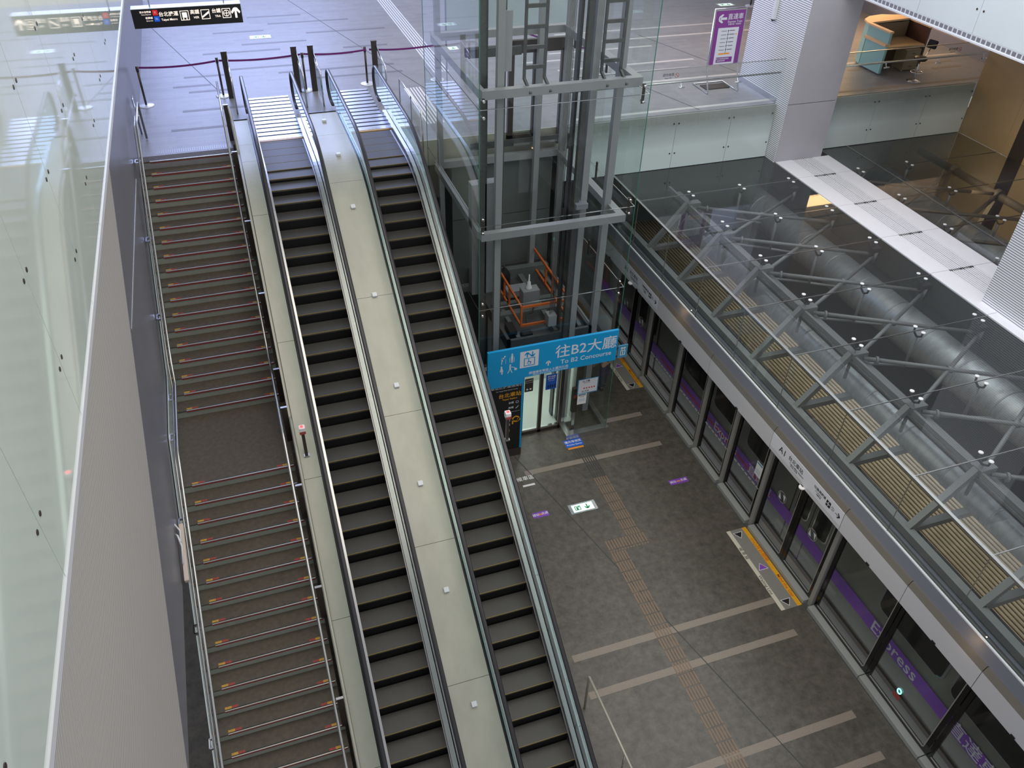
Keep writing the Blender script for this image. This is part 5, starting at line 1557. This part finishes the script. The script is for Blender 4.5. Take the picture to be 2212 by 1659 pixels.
# ================================================================ PEOPLE (partly hidden)
def person(loc, facing, label, shirt, trousers, shoe_m, stride=0.12):
    t = thing('person', loc, label, 'person')
    L = Matrix.Translation(loc) @ Matrix.Rotation(facing, 4, 'Z')
    def skin(name, chains, m, lvl=2):
        me = bpy.data.meshes.new(name)
        verts, eds, rad = [], [], []
        for ch in chains:
            st = ch[0] if isinstance(ch[0], int) else None
            pts_ = ch[1:] if st is not None else ch
            prev = st
            for p in pts_:
                verts.append(L @ Vector(p[:3])); rad.append(p[3])
                if prev is not None: eds.append((prev, len(verts) - 1))
                prev = len(verts) - 1
        me.from_pydata(verts, eds, [])
        o = bpy.data.objects.new(name, me); COL.objects.link(o)
        md = o.modifiers.new('s', 'SKIN'); md.use_smooth_shade = True
        for v, r_ in zip(me.skin_vertices[0].data, rad): v.radius = (r_, r_)
        me.skin_vertices[0].data[0].use_root = True
        sb = o.modifiers.new('d', 'SUBSURF'); sb.levels = lvl; sb.render_levels = lvl
        bpy.context.view_layer.update()
        m2 = bpy.data.meshes.new_from_object(o.evaluated_get(bpy.context.evaluated_depsgraph_get()))
        bpy.data.objects.remove(o)
        o2 = bpy.data.objects.new(name, m2); COL.objects.link(o2)
        m2.materials.clear(); m2.materials.append(M[m])
        o2.parent = t; o2.matrix_parent_inverse = Matrix.Translation(-Vector(t.location))
        for p in m2.polygons: p.use_smooth = True
        return o2
    s = stride
    skin('body', [[(0, 0, 0.95, 0.11), (0, 0, 1.15, 0.10), (0, 0, 1.34, 0.12), (0, 0.0, 1.45, 0.06), (0, 0.0, 1.53, 0.05), (0, 0.02, 1.62, 0.085), (0, 0.01, 1.70, 0.075)],
                  [2, (0.17, 0, 1.40, 0.05), (0.23, 0.0, 1.15, 0.04), (0.24, 0.12, 0.95, 0.032), (0.23, 0.18, 0.88, 0.03)],
                  [2, (-0.17, 0, 1.40, 0.05), (-0.23, 0.0, 1.15, 0.04), (-0.24, 0.10, 0.95, 0.032), (-0.23, 0.16, 0.88, 0.03)],
                  [0, (0.09, 0, 0.88, 0.085), (0.09, s * .4, 0.5, 0.058), (0.09, s, 0.09, 0.04)],
                  [0, (-0.09, 0, 0.88, 0.085), (-0.09, -s * .2, 0.5, 0.058), (-0.09, -s, 0.09, 0.04)]], 'skin')
    skin('shirt', [[(0, 0, 0.98, 0.128), (0, 0, 1.15, 0.118), (0, 0, 1.34, 0.135), (0, 0.0, 1.43, 0.08)],
                   [2, (0.18, 0, 1.40, 0.066), (0.225, 0.0, 1.22, 0.055)], [2, (-0.18, 0, 1.40, 0.066), (-0.225, 0.0, 1.22, 0.055)]], shirt)
    skin('trousers', [[(0, 0, 0.98, 0.125), (0, 0, 0.92, 0.12)], [1, (0.09, 0, 0.86, 0.10), (0.09, s * .4, 0.5, 0.078), (0.09, s, 0.12, 0.062)],
                      [1, (-0.09, 0, 0.86, 0.10), (-0.09, -s * .2, 0.5, 0.078), (-0.09, -s, 0.12, 0.062)]], trousers)
    for sx_, sy_ in ((0.09, s), (-0.09, -s)):
        skin('shoe', [[(sx_, sy_ - 0.05, 0.05, 0.048), (sx_, sy_ + 0.06, 0.045, 0.045), (sx_, sy_ + 0.17, 0.035, 0.036)]], shoe_m)
    skin('hair', [[(0, -0.02, 1.66, 0.085), (0, -0.01, 1.72, 0.078)]], 'ink')
    b = MB()
    for ex in (-0.032, 0.032): b.lathe([(0.002, -0.008), (0.009, 0), (0.002, 0.008)], (0, 0, 0), 8); 
    b.b.free()
    b = MB()
    for ex in (-0.032, 0.032): b.tube([(ex, 0.095, 1.64), (ex, 0.108, 1.64)], 0.009, 8)
    bmesh.ops.transform(b.b, matrix=L, verts=b.b.verts); b.build('eyes', 'ink', t)
    b = MB(); b.tube([(0, 0.09, 1.63), (0, 0.125, 1.605)], [0.008, 0.014], 8); b.tube([(-0.02, 0.098, 1.575), (0.02, 0.098, 1.575)], 0.006, 6)
    bmesh.ops.transform(b.b, matrix=L, verts=b.b.verts); b.build('nose_and_mouth', 'skin', t)
    for hs in (1, -1):
        hand = [[(0.23 * hs, 0.17, 0.885, 0.026), (0.228 * hs, 0.20, 0.845, 0.028)]]
        for q in range(4):
            dx = (-0.024 + 0.016 * q)
            hand.append([1, (0.228 * hs + dx, 0.222, 0.815, 0.009), (0.226 * hs + dx, 0.225, 0.785 - 0.006 * (1 if q in (1, 2) else 0), 0.008), (0.222 * hs + dx, 0.212, 0.762, 0.007)])
        hand.append([0, (0.20 * hs, 0.20, 0.86, 0.010), (0.192 * hs, 0.222, 0.835, 0.009)])
        skin('hand', hand, 'skin', 1)
person((21.9, 8.9, ZU), 2.2, 'person in dark trousers and pale shoes, mostly hidden behind the white upper fascia', 'navy', 'ink', 'shoe')
person((8.2, -1.5, ZP), 0.3, 'person in navy clothes behind the lift glass, upper body hidden by the blue sign', 'navy', 'navy', 'ink', 0.06)

# added points imitating an orange reflection on the header edge, then other added lights
point('downlight', (8.90, -3.5, -3.30), 0.9, (1.0, 0.60, 0.25), 0.012)
point('downlight', (8.90, -13.2, -3.30), 0.9, (1.0, 0.60, 0.25), 0.012)
point('lift_car_lamp', (5.9, -1.9, -4.75), 14, (0.92, 1.0, 0.95), 0.08)  # point added inside the car to brighten the spill before its door
area('amber_light', (18.8, -2.0, -2.45), (21.0, -1.5, -3.2), 0.6, 4, 30, (1.0, 0.78, 0.5))  # unseen area light added to brighten the amber wall
area('platform_light', (6.5, -9, -1.2), (6.5, -9, ZP), 4, 6, 60, (1.0, 0.92, 0.80))  # unseen area light added over the platform floor
